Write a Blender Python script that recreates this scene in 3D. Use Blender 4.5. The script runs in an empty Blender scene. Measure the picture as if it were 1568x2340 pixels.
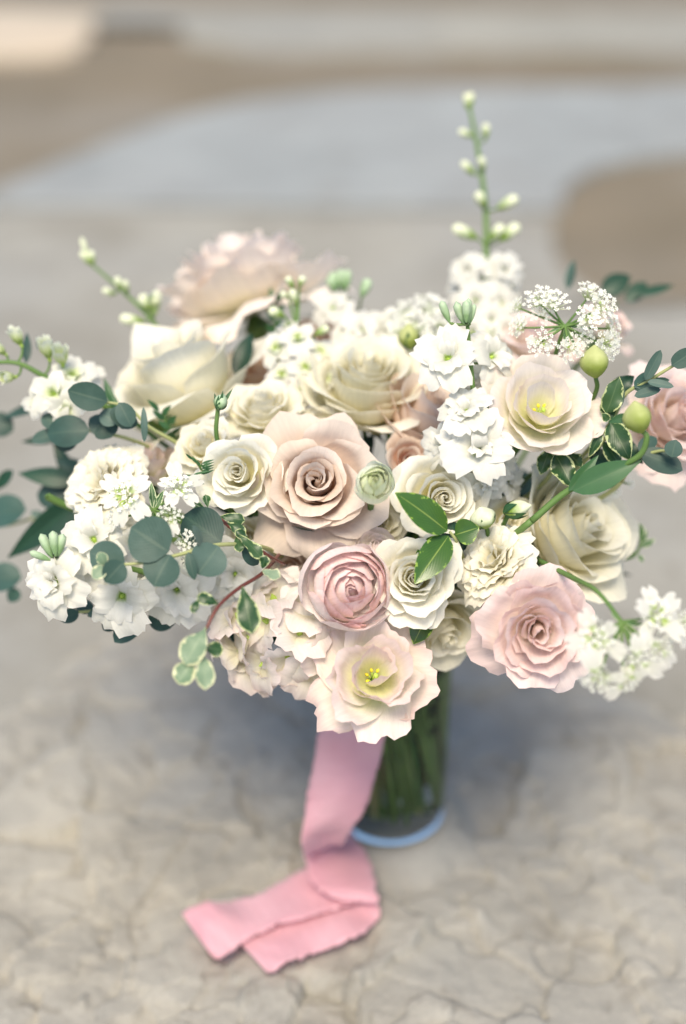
import bpy, math, random
import numpy as np
from mathutils import Vector, Matrix

random.seed(7)
np.random.seed(7)
S = bpy.context.scene
C = S.collection
R = math.radians

# ------------------------------------------------------------------ camera, sky, sun, exposure
# pixel positions below are those of the photograph at 1568 x 2340
PW, PH, FPX = 1568.0, 2340.0, 3215.0
PITCH = R(30)
CAM = Vector((-0.037, -0.859, 0.772))
RIGHT = Vector((1, 0, 0))
FWD = Vector((0, math.cos(PITCH), -math.sin(PITCH)))
UP = Vector((0, math.sin(PITCH), math.cos(PITCH)))
cam = bpy.data.objects.new('camera', bpy.data.cameras.new('camera'))
C.objects.link(cam)
cam.location = CAM
cam.rotation_euler = (math.pi / 2 - PITCH, 0, 0)
cam.data.sensor_fit = 'VERTICAL'
cam.data.sensor_height = 36.0
cam.data.lens = 36.0 * FPX / PH
cam.data.clip_start = 0.02
cam.data.clip_end = 500
cam.data.dof.use_dof = True
cam.data.dof.focus_distance = 0.85
cam.data.dof.aperture_fstop = 1.75
S.camera = cam

world = bpy.data.worlds.new('World')
S.world = world
world.use_nodes = True
wn, wl = world.node_tree.nodes, world.node_tree.links
sky = wn.new('ShaderNodeTexSky')
sky.sky_type = 'NISHITA'
sky.sun_disc = False
SUN_EL, SUN_AZ = R(60), R(190)      # azimuth clockwise from +Y
sky.sun_elevation = SUN_EL
sky.sun_rotation = SUN_AZ
sky.air_density = 1.0
sky.dust_density = 1.8
sky.ozone_density = 1.0
wl.new(sky.outputs[0], wn['Background'].inputs['Color'])
wn['Background'].inputs['Strength'].default_value = 0.105
sun = bpy.data.objects.new('sun', bpy.data.lights.new('sun', 'SUN'))
C.objects.link(sun)
sun.data.energy = 2.25
sun.data.angle = R(24)
sun.data.color = (1.0, 0.88, 0.68)
sd = Vector((math.sin(SUN_AZ) * math.cos(SUN_EL), math.cos(SUN_AZ) * math.cos(SUN_EL), math.sin(SUN_EL)))
sun.rotation_euler = sd.to_track_quat('Z', 'Y').to_euler()
S.view_settings.view_transform = 'Standard'
S.view_settings.look = 'None'
S.view_settings.exposure = 0.96
S.view_settings.gamma = 1.0
S.cycles.max_bounces = 12
S.cycles.diffuse_bounces = 10
S.cycles.transparent_max_bounces = 12
S.cycles.use_denoising = True

# ------------------------------------------------------------------ helpers
def ray(x, y):
    return FWD + RIGHT * ((x - PW / 2) / FPX) - UP * ((y - PH / 2) / FPX)

def at(x, y, d):
    """world point seen at pixel (x, y) at distance d along the lens axis"""
    return CAM + ray(x, y) * d

def on_z(x, y, z=0.0):
    r = ray(x, y)
    return CAM + r * ((z - CAM.z) / r.z)

def px(n, d):
    return n * d / FPX

def cdir(v):
    """direction given as (right, up, towards the camera)"""
    return (RIGHT * v[0] + UP * v[1] - FWD * v[2]).normalized()

def tag(o, label=None, cat=None, group=None, kind=None):
    if label: o['label'] = label
    if cat: o['category'] = cat
    if group: o['group'] = group
    if kind: o['kind'] = kind
    return o

def root(name, M, label, cat, group=None):
    o = bpy.data.objects.new(name, None)
    C.objects.link(o)
    o.empty_display_size = 0.01
    o.matrix_world = M
    o['_m'] = 0
    del o['_m']
    ROOTM[o.name] = M.copy()
    return tag(o, label, cat, group)
ROOTM = {}

def mesh(name, verts, faces, mat, uv=None, smooth=True):
    me = bpy.data.meshes.new(name)
    verts = np.asarray(verts, dtype=np.float32)
    faces = np.asarray(faces, dtype=np.int32) if not isinstance(faces, list) else faces
    if isinstance(faces, list):
        me.from_pydata(verts.tolist(), [], faces)
    else:
        n, k = faces.shape
        me.vertices.add(len(verts)); me.vertices.foreach_set('co', verts.ravel())
        me.loops.add(n * k); me.loops.foreach_set('vertex_index', faces.ravel())
        me.polygons.add(n); me.polygons.foreach_set('loop_start', np.arange(0, n * k, k, dtype=np.int32))
        me.update(calc_edges=True)
    if uv is not None:
        l = me.uv_layers.new(name='UVMap')
        vi = np.empty(len(me.loops), dtype=np.int32)
        me.loops.foreach_get('vertex_index', vi)
        l.data.foreach_set('uv', np.asarray(uv, dtype=np.float32)[vi].ravel())
    if smooth:
        me.polygons.foreach_set('use_smooth', np.ones(len(me.polygons), dtype=bool))
    me.materials.append(mat)
    me.validate()
    return me

def obj(name, me, parent=None, M=None):
    o = bpy.data.objects.new(name, me)
    C.objects.link(o)
    if parent is not None: o.parent = parent
    if M is not None: o.matrix_basis = M
    return o

def grid_faces(nu, nv, off=0):
    a = np.arange(nu * nv).reshape(nv, nu) + off
    return np.stack([a[:-1, :-1], a[:-1, 1:], a[1:, 1:], a[1:, :-1]], -1).reshape(-1, 4)

class MB:
    def __init__(s): s.v, s.f, s.uv, s.n = [], [], [], 0
    def add(s, v, f, uv=None):
        v = np.asarray(v, dtype=float)
        s.v.append(v); s.f.append(np.asarray(f) + s.n)
        s.uv.append(np.zeros((len(v), 2)) if uv is None else uv)
        s.n += len(v)
    def tube(s, pts, r0, r1=None, k=7, cap=True):
        pts = [Vector(p) for p in pts]
        r1 = r0 if r1 is None else r1
        n = len(pts); rows = []; prev = None
        for i, p in enumerate(pts):
            t = (pts[min(i + 1, n - 1)] - pts[max(i - 1, 0)]).normalized()
            a = prev if prev is not None else (Vector((0, 0, 1)) if abs(t.z) < .9 else Vector((1, 0, 0)))
            a = (a - t * a.dot(t)).normalized(); b = t.cross(a); prev = a
            r = r0 + (r1 - r0) * i / (n - 1)
            if cap and i in (0, n - 1): pass
            rows += [p + (a * math.cos(q) + b * math.sin(q)) * r for q in np.linspace(0, 2 * math.pi, k, endpoint=False)]
        v = np.array([tuple(q) for q in rows])
        f = []
        for i in range(n - 1):
            for j in range(k):
                f.append((i * k + j, i * k + (j + 1) % k, (i + 1) * k + (j + 1) % k, (i + 1) * k + j))
        if cap:
            v = np.vstack([v, tuple(pts[0]), tuple(pts[-1])])
            for j in range(k):
                f.append((n * k, (j + 1) % k, j, j)); f.append((n * k + 1, (n - 1) * k + j, (n - 1) * k + (j + 1) % k, (n - 1) * k + (j + 1) % k))
        uv = np.zeros((len(v), 2)); uv[:, 1] = np.repeat(np.linspace(0, 1, n), k).tolist() + [0, 1] * cap if cap else np.repeat(np.linspace(0, 1, n), k)
        s.add(v, np.array(f), uv)
    def blob(s, p, ax, L, r, k=8, m=6, tip=0.0, base=0.3):
        """bud: lathe body from p along ax"""
        ax = Vector(ax).normalized()
        a = ax.orthogonal().normalized(); b = ax.cross(a)
        v, uv = [], []
        for i in range(m + 1):
            t = i / m
            rr = r * (math.sin(math.pi * min(1, t * (1 - tip) + 0.02)) ** 0.75) * (1 - tip * t * .6)
            if i == m: rr = r * 0.06
            for j in range(k):
                q = 2 * math.pi * j / k
                w = 1 + .1 * math.cos(q * 3)
                v.append(tuple(Vector(p) + ax * L * t + (a * math.cos(q) + b * math.sin(q)) * rr * w)); uv.append((j / k, t))
        f = [(i * k + j, i * k + (j + 1) % k, (i + 1) * k + (j + 1) % k, (i + 1) * k + j) for i in range(m) for j in range(k)]
        s.add(v, np.array(f), np.array(uv))
    def build(s, name, mat):
        v = np.vstack(s.v); f = np.vstack(s.f)
        # triangles were written as quads with a doubled corner
        fl = [tuple(dict.fromkeys(q)) for q in f.tolist()]
        fl = [q for q in fl if len(q) > 2]
        return mesh(name, v, fl, mat, np.vstack(s.uv))

def bez(pts, n=14):
    pts = [Vector(p) for p in pts]
    if len(pts) == 2: return [pts[0].lerp(pts[1], i / (n - 1)) for i in range(n)]
    out = []
    for i in range(n):
        t = i / (n - 1); q = list(pts)
        while len(q) > 1: q = [q[j].lerp(q[j + 1], t) for j in range(len(q) - 1)]
        out.append(q[0])
    return out

def smooth_path(pts, per=6):
    """Catmull-Rom through the points"""
    P = [Vector(p) for p in pts]
    P = [P[0] * 2 - P[1]] + P + [P[-1] * 2 - P[-2]]
    out = []
    for i in range(1, len(P) - 2):
        for j in range(per):
            t = j / per
            a, b, c, d = P[i - 1], P[i], P[i + 1], P[i + 2]
            out.append(.5 * ((2 * b) + (c - a) * t + (2 * a - 5 * b + 4 * c - d) * t * t + (3 * b - a - 3 * c + d) * t ** 3))
    out.append(P[-2])
    return out

# ------------------------------------------------------------------ materials
def ramp(nt, fac, stops):
    r = nt.nodes.new('ShaderNodeValToRGB')
    e = r.color_ramp.elements
    while len(e) > len(stops): e.remove(e[-1])
    while len(e) < len(stops): e.new(.5)
    for q, (p, c) in zip(e, stops): q.position = p; q.color = (*c, 1)
    nt.links.new(fac, r.inputs[0])
    return r.outputs[0]

def new_mat(name):
    m = bpy.data.materials.new(name); m.use_nodes = True
    nt = m.node_tree
    return m, nt, nt.nodes['Principled BSDF'], nt.nodes['Material Output']

def noise(nt, scale, detail=3, vec=None, rough=.5, dist=0.0):
    n = nt.nodes.new('ShaderNodeTexNoise')
    n.inputs['Scale'].default_value = scale; n.inputs['Detail'].default_value = detail
    n.inputs['Roughness'].default_value = rough; n.inputs['Distortion'].default_value = dist
    if vec is not None: nt.links.new(vec, n.inputs['Vector'])
    return n.outputs[0]

def mapr(nt, v, a, b, c, d):
    n = nt.nodes.new('ShaderNodeMapRange')
    for i, q in enumerate((a, b, c, d)): n.inputs[i + 1].default_value = q
    nt.links.new(v, n.inputs[0])
    return n.outputs[0]

def mix(nt, f, a, b, mode='MIX'):
    n = nt.nodes.new('ShaderNodeMix'); n.data_type = 'RGBA'; n.blend_type = mode
    for sock, v in ((n.inputs[0], f), (n.inputs[6], a), (n.inputs[7], b)):
        if hasattr(v, 'links'): nt.links.new(v, sock)
        elif isinstance(v, (int, float)): sock.default_value = v
        else: sock.default_value = (*v, 1)
    return n.outputs[2]

def petal_mat(name, base, mid, edge, trans=0.38, vein=0.10, rough=.55, e0=.55, e1=.97, hue=0.05, tint=None):
    m, nt, b, out = new_mat(name)
    uv = nt.nodes.new('ShaderNodeUVMap').outputs[0]
    sep = nt.nodes.new('ShaderNodeSeparateXYZ'); nt.links.new(uv, sep.inputs[0])
    col = ramp(nt, sep.outputs[1], [(0.0, base), (e0 * .55, base), (e0, mid), (e1, edge)])
    # veins run from the base to the rim
    mp = nt.nodes.new('ShaderNodeMapping'); mp.inputs['Scale'].default_value = (26, 1.6, 1)
    nt.links.new(uv, mp.inputs[0])
    oi = nt.nodes.new('ShaderNodeObjectInfo')
    va = nt.nodes.new('ShaderNodeVectorMath'); nt.links.new(mp.outputs[0], va.inputs[0]); nt.links.new(oi.outputs['Random'], va.inputs[1])
    vn = noise(nt, 1.0, 4, va.outputs[0], .6)
    vv = mapr(nt, vn, .3, .7, 1 - vein, 1.0)
    col = mix(nt, 1.0, col, vv, 'MULTIPLY')
    mo = noise(nt, 5.0, 3, va.outputs[0], .6)
    col = mix(nt, 1.0, col, mapr(nt, mo, .3, .7, .93, 1.0), 'MULTIPLY')
    # each petal a little different
    hs = nt.nodes.new('ShaderNodeHueSaturation')
    nt.links.new(mapr(nt, oi.outputs['Random'], 0, 1, .80, 1.25), hs.inputs['Saturation'])
    nt.links.new(mapr(nt, oi.outputs['Random'], 0, 1, 1.02, .94), hs.inputs['Value'])
    nt.links.new(col, hs.inputs['Color'])
    col = hs.outputs[0]
    nt.links.new(col, b.inputs['Base Color'])
    b.inputs['Roughness'].default_value = rough
    b.inputs['Specular IOR Level'].default_value = .25
    b.inputs['Sheen Weight'].default_value = .15
    bp = nt.nodes.new('ShaderNodeBump'); bp.inputs['Strength'].default_value = .4; bp.inputs['Distance'].default_value = .0006
    nt.links.new(vn, bp.inputs['Height']); nt.links.new(bp.outputs[0], b.inputs['Normal'])
    t = nt.nodes.new('ShaderNodeBsdfTranslucent'); nt.links.new(col, t.inputs[0]); nt.links.new(bp.outputs[0], t.inputs['Normal'])
    ms = nt.nodes.new('ShaderNodeMixShader'); ms.inputs[0].default_value = trans
    nt.links.new(b.outputs[0], ms.inputs[1]); nt.links.new(t.outputs[0], ms.inputs[2]); nt.links.new(ms.outputs[0], out.inputs[0])
    return m

def leaf_mat(name, col, col2, vein, rough=.45, spec=.4, trans=.2, margin=None, mw=.78, bloomy=0.0, midw=.05, midk=.45):
    m, nt, b, out = new_mat(name)
    uv = nt.nodes.new('ShaderNodeUVMap').outputs[0]
    sep = nt.nodes.new('ShaderNodeSeparateXYZ'); nt.links.new(uv, sep.inputs[0])
    oi = nt.nodes.new('ShaderNodeObjectInfo')
    tc = nt.nodes.new('ShaderNodeTexCoord')
    va = nt.nodes.new('ShaderNodeVectorMath'); nt.links.new(tc.outputs['Object'], va.inputs[0]); nt.links.new(oi.outputs['Random'], va.inputs[1])
    n1 = noise(nt, 90, 4, va.outputs[0], .6)
    f = nt.nodes.new('ShaderNodeMath'); f.operation = 'ADD'
    nt.links.new(mapr(nt, n1, .3, .7, -.25, .25), f.inputs[0]); nt.links.new(oi.outputs['Random'], f.inputs[1])
    base = ramp(nt, f.outputs[0], [(0.0, col), (1.0, col2)])
    # |u - .5| -> distance from the midrib
    a = nt.nodes.new('ShaderNodeMath'); a.operation = 'SUBTRACT'; a.inputs[1].default_value = .5; nt.links.new(sep.outputs[0], a.inputs[0])
    ab = nt.nodes.new('ShaderNodeMath'); ab.operation = 'ABSOLUTE'; nt.links.new(a.outputs[0], ab.inputs[0])
    c = base
    if margin is not None:
        n2 = noise(nt, 240, 3, va.outputs[0], .7)
        s = nt.nodes.new('ShaderNodeMath'); s.operation = 'ADD'; nt.links.new(ab.outputs[0], s.inputs[0]); nt.links.new(mapr(nt, n2, .3, .7, -.15, .13), s.inputs[1])
        vm = mapr(nt, sep.outputs[1], .86, .97, 0, .25)
        s2 = nt.nodes.new('ShaderNodeMath'); s2.operation = 'ADD'; nt.links.new(s.outputs[0], s2.inputs[0]); nt.links.new(vm, s2.inputs[1])
        c = mix(nt, mapr(nt, s2.outputs[0], mw / 2 - .01, mw / 2 + .01, 0, 1), c, margin)
    # side veins
    w = nt.nodes.new('ShaderNodeMath'); w.operation = 'MULTIPLY_ADD'; w.inputs[1].default_value = -1.2
    nt.links.new(ab.outputs[0], w.inputs[0]); nt.links.new(sep.outputs[1], w.inputs[2])
    sn = nt.nodes.new('ShaderNodeMath'); sn.operation = 'SINE'
    w2 = nt.nodes.new('ShaderNodeMath'); w2.operation = 'MULTIPLY'; w2.inputs[1].default_value = 60; nt.links.new(w.outputs[0], w2.inputs[0]); nt.links.new(w2.outputs[0], sn.inputs[0])
    c = mix(nt, mapr(nt, sn.outputs[0], .6, 1, 0, .07), c, vein)
    c = mix(nt, mapr(nt, ab.outputs[0], midw * .4, midw, midk, 0), c, vein)
    nt.links.new(c, b.inputs['Base Color'])
    b.inputs['Roughness'].default_value = rough
    b.inputs['Specular IOR Level'].default_value = spec
    if bloomy:
        b.inputs['Sheen Weight'].default_value = bloomy; b.inputs['Sheen Roughness'].default_value = .6
    bp = nt.nodes.new('ShaderNodeBump'); bp.inputs['Strength'].default_value = .06; bp.inputs['Distance'].default_value = .0005
    nt.links.new(sn.outputs[0], bp.inputs['Height']); nt.links.new(bp.outputs[0], b.inputs['Normal'])
    t = nt.nodes.new('ShaderNodeBsdfTranslucent'); nt.links.new(c, t.inputs[0])
    ms = nt.nodes.new('ShaderNodeMixShader'); ms.inputs[0].default_value = trans
    nt.links.new(b.outputs[0], ms.inputs[1]); nt.links.new(t.outputs[0], ms.inputs[2]); nt.links.new(ms.outputs[0], out.inputs[0])
    return m

def simple_mat(name, c1, c2, scale=60, rough=.5, spec=.3, v=False, trans=0.0, bump=.1):
    m, nt, b, out = new_mat(name)
    tc = nt.nodes.new('ShaderNodeTexCoord')
    if v:
        sep = nt.nodes.new('ShaderNodeSeparateXYZ'); nt.links.new(nt.nodes.new('ShaderNodeUVMap').outputs[0], sep.inputs[0])
        ns = noise(nt, scale, 3, tc.outputs['Object'])
        a = nt.nodes.new('ShaderNodeMath'); a.operation = 'ADD'; nt.links.new(sep.outputs[1], a.inputs[0]); nt.links.new(mapr(nt, ns, .3, .7, -.2, .2), a.inputs[1])
        fac = a.outputs[0]
    else:
        fac = noise(nt, scale, 4, tc.outputs['Object'])
    c = ramp(nt, fac, [(.25, c1), (.75, c2)])
    nt.links.new(c, b.inputs['Base Color'])
    b.inputs['Roughness'].default_value = rough; b.inputs['Specular IOR Level'].default_value = spec
    if bump:
        bp = nt.nodes.new('ShaderNodeBump'); bp.inputs['Strength'].default_value = bump; bp.inputs['Distance'].default_value = .001
        nt.links.new(noise(nt, scale * 4, 3, tc.outputs['Object']), bp.inputs['Height']); nt.links.new(bp.outputs[0], b.inputs['Normal'])
    if trans:
        t = nt.nodes.new('ShaderNodeBsdfTranslucent'); nt.links.new(c, t.inputs[0])
        ms = nt.nodes.new('ShaderNodeMixShader'); ms.inputs[0].default_value = trans
        nt.links.new(b.outputs[0], ms.inputs[1]); nt.links.new(t.outputs[0], ms.inputs[2]); nt.links.new(ms.outputs[0], out.inputs[0])
    return m

P_IVORY = petal_mat('ivory_petal', (.94, .90, .58), (.965, .93, .73), (.97, .945, .815))
P_CREAM = petal_mat('cream_petal', (.94, .90, .60), (.965, .93, .75), (.97, .945, .83))
P_WHITE = petal_mat('white_petal', (.94, .91, .64), (.965, .94, .81), (.97, .955, .87), vein=.05)
P_SNOW = petal_mat('snow_petal', (.50, .64, .22), (.83, .83, .75), (.88, .87, .81), vein=.05, e0=.32)
P_BLUSH = petal_mat('blush_rose_petal', (.84, .63, .48), (.865, .715, .595), (.90, .78, .68))
P_MAUVE = petal_mat('mauve_rose_petal', (.84, .58, .45), (.88, .69, .57), (.92, .78, .67))
P_LISI = petal_mat('blush_lisianthus_petal', (.90, .89, .56), (.955, .89, .79), (.95, .785, .745), e0=.6)
P_LISW = petal_mat('pale_lisianthus_petal', (.90, .89, .58), (.96, .92, .81), (.955, .865, .81), e0=.62)
P_PINK = petal_mat('pink_lisianthus_petal', (.95, .84, .72), (.96, .85, .80), (.95, .775, .755), e0=.5)
P_RANUN = petal_mat('pink_ranunculus_petal', (.975, .87, .82), (.98, .91, .87), (.97, .75, .73), e0=.6, e1=.99, trans=.12)
P_TOP = petal_mat('frilled_pale_petal', (.96, .93, .74), (.985, .93, .83), (.985, .88, .80), trans=.25)
P_RANG = petal_mat('green_ranunculus_petal', (.80, .87, .56), (.94, .95, .85), (.86, .91, .66), e0=.5, e1=.98)
P_HYDR = petal_mat('hydrangea_petal', (.94, .90, .72), (.965, .92, .85), (.965, .86, .83))
P_GREENW = petal_mat('green_white_petal', (.45, .60, .16), (.72, .80, .42), (.90, .92, .80), e0=.5)
P_PEACH = petal_mat('peach_petal', (.96, .83, .70), (.97, .87, .80), (.965, .80, .75))

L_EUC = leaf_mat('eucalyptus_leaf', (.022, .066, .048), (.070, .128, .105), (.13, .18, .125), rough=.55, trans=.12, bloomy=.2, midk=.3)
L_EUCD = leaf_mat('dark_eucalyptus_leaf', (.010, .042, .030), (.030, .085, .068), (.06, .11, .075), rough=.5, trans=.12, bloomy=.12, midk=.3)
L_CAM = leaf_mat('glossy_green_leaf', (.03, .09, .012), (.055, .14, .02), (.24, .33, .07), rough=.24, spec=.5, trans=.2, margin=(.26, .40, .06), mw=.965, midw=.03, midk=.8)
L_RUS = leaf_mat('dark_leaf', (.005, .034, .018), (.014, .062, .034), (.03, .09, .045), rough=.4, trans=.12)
L_VAR = leaf_mat('variegated_leaf', (.014, .058, .016), (.05, .11, .04), (.14, .21, .09), rough=.35, trans=.2, margin=(.50, .56, .27), mw=.86, midw=.035)
L_VARP = leaf_mat('pale_variegated_leaf', (.17, .27, .16), (.28, .37, .25), (.36, .45, .28), rough=.45, trans=.3, margin=(.66, .68, .42), mw=.82, midw=.035)
L_LIS = leaf_mat('blue_green_leaf', (.022, .085, .030), (.05, .135, .05), (.09, .17, .07), rough=.4, trans=.2)
L_BRACT = leaf_mat('striped_bract', (.03, .12, .03), (.07, .18, .05), (.62, .68, .45), rough=.45, trans=.2, margin=(.60, .68, .42), mw=.7, midw=.06)
M_STEM = simple_mat('green_stem', (.07, .15, .035), (.14, .23, .065), 40)
M_STEMD = simple_mat('dark_green_stem', (.03, .10, .03), (.07, .18, .05), 40)
M_STEMY = simple_mat('olive_twig', (.28, .32, .12), (.40, .42, .2), 60)
M_STEMR = simple_mat('red_brown_twig', (.09, .022, .022), (.17, .055, .04), 60, rough=.35)
M_BUD = simple_mat('green_bud', (.24, .37, .07), (.80, .84, .62), 120, v=True, trans=.2)
M_BUDG = simple_mat('lime_bud', (.28, .36, .07), (.52, .56, .24), 60, v=True, trans=.2, bump=.4)
M_BUDS = simple_mat('silver_green_bud', (.22, .36, .16), (.40, .52, .34), 160, v=True, bump=.3)
M_ANTH = simple_mat('yellow_anther', (.72, .60, .02), (.80, .70, .06), 80)
M_GRN = simple_mat('flower_throat', (.30, .48, .05), (.52, .66, .16), 80)
M_SEED = simple_mat('brown_seed_pod', (.16, .11, .08), (.30, .26, .18), 120)

# ------------------------------------------------------------------ petals
def sstep(a, b, x):
    t = np.clip((x - a) / (b - a), 0, 1)
    return t * t * (3 - 2 * t)

def petal(name, mat, P0, P1, P2, W, curl=.6, vc=.72, sidecurl=0.0, ruff=0.0, rim=0.0, tipr=.22, point=0.0, wrap=1.0, minr=.0, spiral=0.0,
          nu=11, nv=11, az=0.0, notch=0.0, wtip=.9, rk=7.0, tilt=0.0, rng=None, scale=1.0, wb=.3):
    """one petal: a curved meridian (P0, P1, P2 in radius / height) swept round the flower's axis, its rim rolled out"""
    rng = rng or random
    ts = np.linspace(0, 1, 41)
    P0, P1, P2 = map(np.array, (P0, P1, P2))
    c = np.outer((1 - ts) ** 2, P0) + np.outer(2 * ts * (1 - ts), P1) + np.outer(ts ** 2, P2)
    seg = np.linalg.norm(np.diff(c, axis=0), axis=1); cum = np.concatenate([[0], np.cumsum(seg)]); L = cum[-1]
    ang = np.arctan2(np.diff(c[:, 0]), np.diff(c[:, 1])); ang = np.concatenate([ang, ang[-1:]])
    u = np.linspace(-1, 1, nu); v = np.linspace(0, 1, nv) ** .9
    ph = [rng.uniform(0, 6.28) for _ in range(6)]
    edge = 1 - tipr * np.abs(u) ** 2.4 + point * np.clip(1 - np.abs(u) * 3.2, 0, 1) - notch * np.exp(-(u / .22) ** 2)
    edge = edge + rim * (np.sin(u * rk * 1.7 + ph[0]) * .6 + np.sin(u * rk * 3.1 + ph[1]) * .4)
    V = v[:, None]; U = u[None, :]
    s = V * edge[None, :]
    s_n = np.clip(s, 0, 1.2)
    a0 = np.interp(s_n, cum / L, ang)
    cl = curl * (1 + sidecurl * np.abs(U) ** 2 + .25 * np.sin(U * 3 + ph[2]))
    a = a0 + cl * sstep(vc, 1.02, s_n)
    ds = np.diff(s, axis=0, prepend=0) * L
    r = P0[0] + np.cumsum(np.sin(a) * ds, axis=0)
    z = P0[1] + np.cumsum(np.cos(a) * ds, axis=0)
    r_un = np.interp(s_n, cum / L, c[:, 0])
    wv = (wb + (1 - wb) * np.sin(np.clip(V / .68, 0, 1) * math.pi / 2)) * (1 - (1 - wtip) * sstep(.6, 1, V))
    w = W * wv * np.ones_like(U)
    Rc = np.maximum(r_un * wrap, minr)
    an = np.clip(U * w / np.maximum(Rc, 1e-4), -2.7, 2.7)
    rr = Rc + (r - r_un) + spiral * U * V
    wav = ruff * V ** 1.8 * (np.sin(U * rk * .8 + ph[3] + 1.5 * V) * .65 + np.sin(U * rk * 1.9 + ph[4] - V * 2) * .35)
    wz = ruff * .6 * V ** 2 * np.sin(U * rk * 1.2 + ph[5])
    crumple = (.018 * np.sin(U * 2.3 + ph[0] * 2 + V * 5) + .008 * np.sin(U * 6.1 + ph[1] + V * 3) * np.sin(V * 8 + ph[2])) * L * V
    rr = rr + wav + crumple
    x = (r_un - Rc) + rr * np.cos(an)
    y = rr * np.sin(an)
    zz = z + wz + tilt * U * V
    ca, sa = math.cos(az), math.sin(az)
    X = (x * ca - y * sa) * scale; Y = (x * sa + y * ca) * scale; Z = zz * scale
    vt = np.stack([X, Y, Z], -1).reshape(-1, 3)
    uv = np.stack([np.broadcast_to((U + 1) / 2, V.shape[:1] + U.shape[1:]), np.broadcast_to(V, (nv, nu))], -1).reshape(-1, 2)
    return mesh(name, vt, grid_faces(nu, nv), mat, uv)

GA = math.pi * (3 - math.sqrt(5))

def petals_rose(rng, sc, N=26, H=.95, spread=1.0, mat=None, curl=1.0, ruff=.02, rim=.008, outer_drop=.5, point=.05, tight=1.05, res=11, open0=.05, wmax=.66, heart=1.0):
    out = []
    az = rng.uniform(0, 6.28)
    for i in range(N):
        t = i / (N - 1)
        az += GA + rng.uniform(-.5, .5)
        tt = t ** tight
        k_ = .30
        rt = (open0 + (.24 - open0) * tt / k_ if tt < k_ else .24 + .76 * ((tt - k_) / (1 - k_)) ** .95) * spread * rng.uniform(.88, 1.10)
        zt = H * (1 - .06 * t - outer_drop * t ** 2.6) * rng.uniform(.93, 1.05)
        rb = .03 + .07 * t
        p1 = (rt * (.95 + .25 * (1 - t)) + .06, zt * (.38 - .25 * t))
        W = min(rt * 1.25 + .16, wmax) * rng.uniform(.92, 1.08)
        out.append(petal('petal', mat, (rb, 0), p1, (rt, zt), W, curl=(.30 + 1.5 * t ** .8) * curl * rng.uniform(.75, 1.25), vc=.86 - .22 * t, sidecurl=.3 + .5 * t,
                         ruff=ruff * (.4 + t), rim=rim, tipr=.22, point=point * rng.uniform(0, 1.6) * (t > .3), wrap=1.0, minr=.05,
                         spiral=.02 * (1 - t) + .035, nu=res, nv=res + 1, az=az, rng=rng, scale=sc))
    return out

def petals_lisi(rng, sc, N=13, H=.62, mat=None, ruff=.05, open0=.22, res=13, drop=.35, curl=.9, rim=.014):
    out = []
    az = rng.uniform(0, 6.28)
    for i in range(N):
        t = i / (N - 1)
        az += GA + rng.uniform(-.2, .2)
        rt = (open0 + (1 - open0) * t ** .9) * rng.uniform(.93, 1.05)
        zt = H * (1 - .12 * t - drop * t ** 2) * rng.uniform(.94, 1.04)
        p1 = (rt * .8 + .05, zt * (.25 - .2 * t))
        W = min(rt * 1.0 + .22, .62)
        out.append(petal('petal', mat, (.03 + .03 * t, 0), p1, (rt, zt), W, curl=(.2 + 1.1 * t) * curl, vc=.74, sidecurl=.4,
                         ruff=ruff * (.6 + .6 * t), rim=rim, tipr=.20, wrap=1.05, minr=.12, spiral=.06, nu=res + 2, nv=res, az=az, rng=rng, scale=sc, rk=8))
    return out

def petals_ran(rng, sc, N=44, mat=None, open_=50, squash=.85, res=9, H=1.0):
    out = []
    az = rng.uniform(0, 6.28)
    for i in range(N):
        t = i / (N - 1)
        az += GA + rng.uniform(-.3, .3)
        Rt = .12 + .88 * t ** .8
        pe = R(8 + open_ * t ** 1.1) * rng.uniform(.9, 1.1)      # polar angle of the rim
        z0 = -.0
        top = (Rt * math.sin(pe), squash * (1 + Rt * math.cos(pe)) * .72 + .12 * (1 - t))
        p1 = (Rt * 1.35, squash * .55 * (1 - .3 * t))
        W = Rt * .95 + .05
        out.append(petal('petal', mat, (.05, 0), p1, top, W, curl=.25 + .4 * t, vc=.86, ruff=.012, rim=.01, tipr=.16, wrap=1.0, minr=.08,
                         spiral=.03, nu=res + 2, nv=res, az=az, rng=rng, scale=sc, wtip=.75, rk=6))
    return out

def petals_carn(rng, sc, N=34, H=.75, mat=None, ruff=.09, res=12, dome=.45):
    out = []
    az = rng.uniform(0, 6.28)
    for i in range(N):
        t = i / (N - 1)
        az += GA + rng.uniform(-.3, .3)
        rt = (.08 + .92 * t ** .75) * rng.uniform(.9, 1.05)
        zt = H * (1 - dome * t ** 2) * rng.uniform(.93, 1.06)
        p1 = (rt * .45 + .03, zt * .5)
        out.append(petal('petal', mat, (.03, 0), p1, (rt, zt), .36 + .12 * t, curl=.5 + .8 * t, vc=.66, sidecurl=.5, ruff=ruff, rim=.025, tipr=.18,
                         wrap=1.1, minr=.22, spiral=.05, nu=res + 3, nv=res, az=az, rng=rng, scale=sc, rk=9))
    return out

MOUTH = Vector((0, 0, 0.195))
stem_rng = random.Random(3)

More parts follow.
